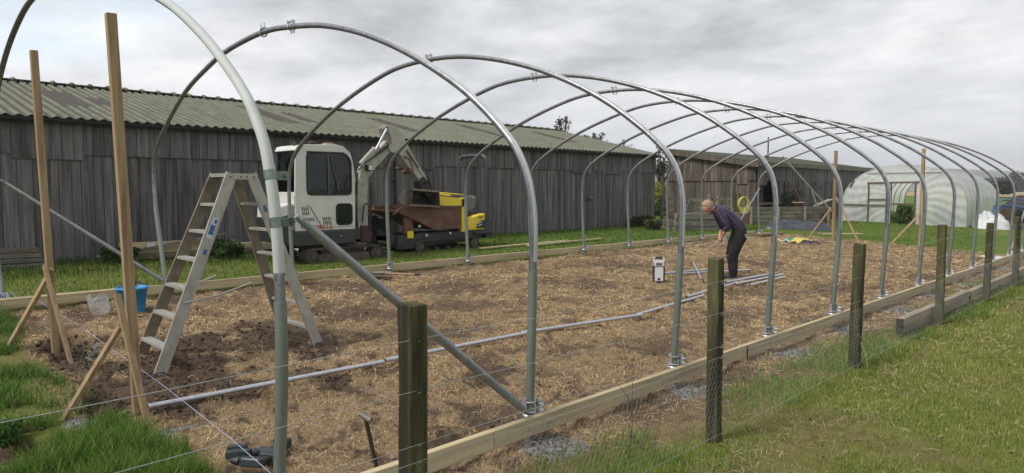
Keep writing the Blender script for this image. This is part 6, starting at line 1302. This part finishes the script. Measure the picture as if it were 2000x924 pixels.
# skip
mb = MB(); T = .02
sp_ = [(8.98, 1.33), (10.74, 1.33), (10.74, .83), (9.95, .83), (8.98, 1.24)]
for x0, x1 in ((-12.47, -12.45), (-13.55, -13.53)): mb.prism(sp_, 0, x0, x1)
def sheet(y0, z0, y1, z1, x0=-13.53, x1=-12.47): mb.add([(x0, y0, z0), (x1, y0, z0), (x1, y1, z1), (x0, y1, z1), (x0, y0 + .01, z0 + .02), (x1, y0 + .01, z0 + .02), (x1, y1 + .01, z1 + .02), (x0, y1 + .01, z1 + .02)], [(0, 1, 2, 3), (7, 6, 5, 4), (0, 4, 5, 1), (1, 5, 6, 2), (2, 6, 7, 3), (3, 7, 4, 0)])
sheet(8.98, 1.22, 9.95, .83); sheet(9.95, .83, 10.73, .83); sheet(10.72, .83, 10.72, 1.33)
skip = mb.build('skip', M['rust'], du)
mb = MB(); mb.beam((-12.45, 9.02, 1.345), (-12.45, 10.75, 1.345), .05, .05); mb.beam((-13.55, 9.02, 1.345), (-13.55, 10.75, 1.345), .05, .05); mb.beam((-13.55, 10.74, 1.345), (-12.45, 10.74, 1.345), .05, .05); mb.beam((-12.45, 9.04, 1.36), (-12.47, 8.80, 1.20), .05, .04); mb.build('skip_rim', M['rust'], skip, label='paler worn rim of the rusty skip')
V = []; n = 12
for i in range(7):
    for k in range(n + 1):
        a = math.pi * k / n; u = i / 6; V.append((-13.0 + .54 * math.cos(a), 9.0 - (.10 + .50 * math.sin(a)) * u, 1.24 - .03 * u + .14 * u * u * math.sin(a) * 0.9 + .06 * (1 - math.sin(a)) * u + .10 * abs(math.cos(a)) ** 3 * (1 - u)))
mb = MB(); mb.add(V, [(i * (n + 1) + k, i * (n + 1) + k + 1, (i + 1) * (n + 1) + k + 1, (i + 1) * (n + 1) + k) for i in range(6) for k in range(n)], True); o = mb.build('tipping_lip', M['rust'], skip); s = o.modifiers.new('solid', 'SOLIDIFY'); s.thickness = .025
mb = MB(); mb.prism([(9.15, .75), (9.42, .75), (9.38, 1.08), (9.15, 1.16)], 0, -12.60, -12.52); mb.build('skip_stand', M['rust'], du, bev=.01); mb = MB(); mb.box(-13.3, -12.7, 8.9, 8.98, .6, 1.1); mb.box(-13.35, -13.25, 8.7, 8.95, .5, 1.15); mb.build('front_plate', M['dark_metal'], du)
mb = MB()
for y, z in ((9.55, .92), (9.75, .70), (10.45, .72)): mb.ball((-12.5, y, z), .035, 5)
mb.build('hydraulic_valve', M['pale_plastic'], du)
mb = MB(); mb.box(-12.53, -12.44, 10.77, 10.88, .74, 1.56); mb.box(-13.5, -12.44, 10.77, 10.86, 1.33, 1.52)
mb.prism([(10.02, 1.39), (10.86, 1.33), (10.88, 1.53), (10.02, 1.60)], 0, -12.52, -12.45); mb.build('guard', M['yellow'], du, bev=.008)
mb = MB(); mb.tube([(-12.48, 10.04, 1.58), (-12.48, 10.12, 1.67), (-12.48, 10.9, 1.62), (-12.48, 10.88, 1.5)], .022, 8); mb.tube([(-13.0, 10.12, 1.66), (-13.0, 10.88, 1.60)], .02, 8); mb.tube([(-12.48, 10.12, 1.67), (-13.0, 10.12, 1.67)], .02, 8); mb.build('hand_rail', M['yellow'], du, label='pale worn yellow rail on top of the guard')
cov = None; mb = MB(); mb.prism([(10.98, .76), (11.66, .76), (11.66, 1.16), (11.35, 1.13), (11.12, 1.06), (10.98, 1.10)], 0, -13.45, -12.52); cov = mb.build('engine_cover', M['yellow'], du, bev=.03, seg=3)
mb = MB(); mb.prism([(11.28, .80), (11.62, .80), (11.62, 1.0), (11.45, .99), (11.33, .92)], 0, -12.522, -12.512)
gr_ = mb.build('cover_grille', M['dark_metal'], cov); mb = MB()
for k in range(2): mb.beam((-12.508, 11.34, .86 + k * .06), (-12.508, 11.48, .90 + k * .06), .006, .018)
mb.build('grille_bar', M['pale_plastic'], gr_)
text('CAT', .085, M['black_ink'], cov, (-12.517, 11.36, 1.04), (R(90), 0, R(90)))
seat = None; mb = MB(); mb.box(-13.2, -12.68, 10.98, 11.50, 1.10, 1.24); seat = mb.build('seat', M['black_plastic'], du, bev=.04, seg=3)
V = rounded(-13.17, -12.72, 1.22, 1.60, .14); mb = MB(); mb.prism([(a, b) for a, b in V], 1, 11.42, 11.52); o = mb.build('backrest', M['grey_plastic'], du, bev=.03, seg=3)
mb = MB(); P = catmull([(-12.52, 11.62, .72), (-12.52, 11.62, 1.6), (-12.52, 11.62, 2.42), (-12.58, 11.62, 2.54), (-12.70, 11.62, 2.58), (-13.3, 11.62, 2.58), (-13.45, 11.62, 2.52), (-13.5, 11.62, 2.4), (-13.5, 11.62, .9)], 5); mb.tube(P, .045, 10); mb.build('roll_bar', M['tube_black'], du)
mb = MB(); mb.tube(catmull([(-12.50, 11.60, 1.36), (-12.48, 11.82, 1.34), (-12.48, 11.84, 1.2), (-12.5, 11.76, .74)], 4), .018, 8); mb.build('side_rail', M['tube_black'], du)
mb = MB()
for y in (10.98, 11.06): mb.tube([(-12.8, y, 1.1), (-12.78, y - .03, 1.34)], .012, 6); mb.ball((-12.78, y - .03, 1.36), .028, 5)
mb.build('control_lever', M['black_plastic'], du)

# ------------------------------------------------------------------ the man
def skin_fig(name, joints, edges, m, parent=None, root=0, sub=2, loc=(0, 0, 0)):
    me = bpy.data.meshes.new(name); me.from_pydata([j[0] for j in joints], edges, []); o = bpy.data.objects.new(name, me); COL.objects.link(o); me.materials.append(m)
    if not me.skin_vertices: 
        bpy.context.view_layer.objects.active = o
    s = o.modifiers.new('skin', 'SKIN'); s.use_smooth_shade = True
    if not me.skin_vertices:
        me.attributes  # the layer appears with the modifier
    if me.skin_vertices:
        for i, j in enumerate(joints):
            r = j[1]; me.skin_vertices[0].data[i].radius = (r, r) if not hasattr(r, '__len__') else r; me.skin_vertices[0].data[i].use_root = (i == root)
    u = o.modifiers.new('sub', 'SUBSURF'); u.levels = sub; u.render_levels = sub
    if parent: o.parent = parent
    return o
# local frame: +x = the way he faces (image left), +y = his left, z up; origin between the feet
px_, py_ = -6.10, 11.88; pz_ = gz1(px_, py_)
J = {'pel': ((-.13, 0, .90), (.155, .125)), 'spA': ((-.07, 0, 1.02), (.155, .115)), 'spB': ((.09, 0, 1.17), (.165, .12)), 'chest': ((.25, 0, 1.28), (.175, .125)), 'nk0': ((.36, 0, 1.335), .075), 'nk': ((.42, 0, 1.355), .058)}
def build_person():
    # body: one continuous figure (torso, arms, legs, neck and head)
    jj = []; ed = []; ix = {}
    def add(n, p, r, par=None):
        ix[n] = len(jj); jj.append((p, r)); 
        if par is not None: ed.append((ix[par], ix[n]))
    add('pel', (-.13, 0, .90), (.15, .12)); add('spA', (-.06, 0, 1.03), (.145, .105), 'pel'); add('spB', (.09, 0, 1.17), (.16, .11), 'spA'); add('chest', (.25, 0, 1.28), (.17, .115), 'spB'); add('nk0', (.36, 0, 1.33), .07, 'chest'); add('nk', (.415, 0, 1.335), .055, 'nk0')
    add('hd0', (.46, 0, 1.345), .07, 'nk'); add('hd1', (.495, 0, 1.365), .07, 'hd0')
    for s, nm in ((1, 'L'), (-1, 'R')):
        add('sh' + nm, (.29, .17 * s, 1.29), .07, 'chest'); add('ua' + nm, (.25, .21 * s, 1.16), .052, 'sh' + nm); add('el' + nm, (.16, .22 * s, 1.02), .042, 'ua' + nm); add('fa' + nm, (.21, .16 * s, .90), .037, 'el' + nm); add('wr' + nm, (.24, .09 * s, .80), .026, 'fa' + nm); add('pm' + nm, (.25, .07 * s, .745), (.036, .02), 'wr' + nm)
        for k, (dx_, dy_) in enumerate(((.03, .012), (.012, .018), (-.008, .018), (-.026, .012))):
            add(f'f{k}a' + nm, (.25 + dx_, (.065 - dy_ * .3) * s, .712), .0095, 'pm' + nm); add(f'f{k}b' + nm, (.255 + dx_, (.035) * s, .690 + .004 * k), .0085, f'f{k}a' + nm); add(f'f{k}c' + nm, (.255 + dx_, .012 * s, .705), .0075, f'f{k}b' + nm)
        add('tha' + nm, (.285, .05 * s, .755), .0105, 'pm' + nm); add('thb' + nm, (.292, .02 * s, .735), .0095, 'tha' + nm)
        add('hp' + nm, (-.12, .09 * s, .84), .105, 'pel'); add('th' + nm, (-.05, .11 * s, .68), .085, 'hp' + nm); add('kn' + nm, (.03 + .02 * s, .12 * s, .48), .062, 'th' + nm); add('ca' + nm, (.0 + .02 * s, .12 * s, .33), .055, 'kn' + nm); add('an' + nm, (-.01 + .03 * s, .12 * s, .09), .038, 'ca' + nm)
        add('hl' + nm, (.0 + .03 * s, .12 * s, .045), .038, 'an' + nm); add('to' + nm, (.15 + .03 * s, .13 * s, .03), .03, 'hl' + nm)
    return jj, ed, ix
jj, ed, ix = build_person()
SK = True
def make_skin(name, joints, edges, m, root=0, sub=2):
    me = bpy.data.meshes.new(name); bm = __import__('bmesh').new(); lay = bm.verts.layers.skin.verify(); vs_ = []
    for i, (p, r) in enumerate(joints): v = bm.verts.new(p); v[lay].radius = (r, r) if not hasattr(r, '__len__') else r; v[lay].use_root = (i == root); vs_.append(v)
    for a, b in edges: bm.edges.new((vs_[a], vs_[b]))
    bm.to_mesh(me); bm.free(); me.materials.append(m); o = bpy.data.objects.new(name, me); COL.objects.link(o)
    s = o.modifiers.new('skin', 'SKIN'); s.use_smooth_shade = True; u = o.modifiers.new('sub', 'SUBSURF'); u.levels = sub; u.render_levels = sub
    # bake so that the object carries its real surface
    bpy.context.view_layer.update(); me2 = bpy.data.meshes.new_from_object(o.evaluated_get(bpy.context.evaluated_depsgraph_get())); o.modifiers.clear(); o.data = me2
    if not me2.materials: me2.materials.append(m)
    me2.materials[0] = m; return o
person = make_skin('person', jj, ed, M['skin'])
tag(person, 'man in a purple plaid shirt and black trousers bending forward over tubes', 'person')
# features added to the one body mesh: nose, chin, ears
import bmesh
bm = bmesh.new(); bm.from_mesh(person.data)
def blob(c, r, sc):
    q = bmesh.ops.create_icosphere(bm, subdivisions=2, radius=r); bmesh.ops.scale(bm, verts=q['verts'], vec=sc); bmesh.ops.translate(bm, verts=q['verts'], vec=c)
    for v in q['verts']:
        for f in v.link_faces: f.smooth = True
hc = Vector((.50, 0, 1.385)); fd = Vector((.78, 0, -.63)); up_ = Vector((.63, 0, .78))
blob(hc + fd * .02, .100, (1.0, .80, 1.0)); blob(hc + fd * .105 - up_ * .01, .022, (1, .7, 1)); blob(hc + fd * .075 - up_ * .085, .035, (1, 1, 1)); blob(hc + Vector((-.02, .083, 0)), .026, (.8, .35, 1.1)); blob(hc + Vector((-.02, -.083, 0)), .026, (.8, .35, 1.1))
bm.to_mesh(person.data); bm.free()
def sub_skin(name, keys, m, grow, extra=None, root=None):
    ids = [ix[k] for k in keys]; mp = {a: i for i, a in enumerate(ids)}; jn = [(jj[a][0], tuple(np.atleast_1d(jj[a][1]) + grow) if hasattr(jj[a][1], '__len__') else jj[a][1] + grow) for a in ids]
    e = [(mp[a], mp[b]) for a, b in ed if a in mp and b in mp]; o = make_skin(name, jn, e, m); o.parent = person; return o
def crumple(o, amp, f):
    me = o.data; n = len(me.vertices); co = np.empty(n * 3); me.vertices.foreach_get('co', co); co = co.reshape(-1, 3); nr = np.array([v.normal[:] for v in me.vertices])
    d = (fbm(co[:, 2] * f + co[:, 0] * 3, co[:, 1] * f * .6 + co[:, 0] * 5, 3, 5) - .5) * 2 * amp; me.vertices.foreach_set('co', (co + nr * d[:, None]).ravel()); me.update()
LR = lambda *n: [k + s for s in 'LR' for k in n]
sub_skin('shirt', ['pel', 'spA', 'spB', 'chest', 'nk0'] + LR('sh', 'ua', 'el', 'fa'), M['shirt'], .034)
tro = sub_skin('trousers', ['pel', 'spA'] + LR('hp', 'th', 'kn', 'ca', 'an', 'hl'), M['trousers'], .050)
crumple(tro, .022, 14); crumple([c for c in person.children if c.name.startswith('shirt')][0], .014, 14)
for s in (1, -1):
    sh_ = make_skin('shoe', [((-.035 + .03 * s, .12 * s, .05), .045), ((.05 + .03 * s, .12 * s, .045), .05), ((.17 + .03 * s, .13 * s, .035), .042), ((.22 + .03 * s, .13 * s, .03), .03)], [(0, 1), (1, 2), (2, 3)], M['shoe']); sh_.parent = person
    mb = MB(); mb.prism([(-.08 + .03 * s, .12 * s - .045), (.2 + .03 * s, .13 * s - .05), (.255 + .03 * s, .13 * s), (.2 + .03 * s, .13 * s + .045), (-.08 + .03 * s, .12 * s + .045)], 2, -.005, .015); q = mb.build('sole', M['grey_plastic'], None); q.parent = sh_
mb = MB()
for s in (1, -1): mb.tube([(.03 + .02 * s + .083 * math.cos(a), .12 * s + .083 * math.sin(a), .455 - .01 * math.cos(a)) for a in np.linspace(0, 6.283, 15)], .006, 5, cap=False)
q = mb.build('reflective_band', M['reflect']); q.parent = tro
mb = MB(); mb.prism([(-.2, .80), (-.12, .80), (-.12, .86), (-.2, .86)], 1, .185, .205); mb.build('pocket_patch', M['reflect']).parent = tro
mb = MB(); mb.ball(tuple(hc - fd * .012 + up_ * .022), .114, 12, (1.0, .86, 1.0)); hair = mb.build('hair', M['hair'])
bm = bmesh.new(); bm.from_mesh(hair.data)
kill = [v for v in bm.verts if (v.co - hc).dot(fd) > .045 and (v.co - hc).dot(up_) < .06 or (v.co - hc).dot(up_) < -.06]
bmesh.ops.delete(bm, geom=kill, context='VERTS')
for v in bm.verts: v.co += (v.co - hc).normalized() * (.006 * math.sin(v.co.x * 190) * math.sin(v.co.y * 170))
bm.to_mesh(hair.data); bm.free(); hair.parent = person
mb = MB(); 
for s in (1, -1): mb.ball(tuple(hc + fd * .096 + up_ * .012 + Vector((0, .032 * s, 0))), .006, 5)
mb.build('eye', M['seal']).parent = person
mb = MB(); mb.box(-.01, .01, -.0, .004, -.0, .001); 
mb = MB(); mb.tube([(.335, .05, 1.40), (.40, .08, 1.33), (.43, .04, 1.27), (.44, 0, 1.25), (.43, -.04, 1.27), (.40, -.08, 1.33), (.335, -.05, 1.40)], .013, 7); mb.build('collar', M['shirt']).parent = person
person.scale = (.95,) * 3; person.location = (px_, py_, pz_ + .005); person.rotation_euler = (0, 0, R(45 + 180 - 4))
# the clamp piece in his hands
fdir = Vector((math.cos(R(221)), math.sin(R(221)), 0)); c = Vector((px_, py_, pz_)) + fdir * .255 + Vector((0, 0, .68)); mb = MB()
mb.tube([c + Vector((-.06, -.05, -.02)), c + Vector((.07, .06, .02))], .014, 8); mb.beam(c + Vector((.02, .02, .0)), c + Vector((.09, .08, .06)), .05, .05); tag(mb.build('tube_clamp', M['galv_bright']), 'small shiny metal clamp held in the hands of the bending man', 'clamp')

# ------------------------------------------------------------------ the air
mh = bpy.data.materials.new('haze'); mh.use_nodes = True; nt = mh.node_tree; nt.nodes.clear(); o_ = N(nt, 'ShaderNodeOutputMaterial'); pv = N(nt, 'ShaderNodeVolumePrincipled')
pv.inputs['Color'].default_value = (.93, .95, .98, 1); pv.inputs['Density'].default_value = .0005; pv.inputs['Anisotropy'].default_value = .2; nt.links.new(pv.outputs[0], o_.inputs['Volume'])
mb = MB(); mb.box(-2300, 2300, -2300, 2300, -4, 80); tag(mb.build('haze', mh), kind='stuff')
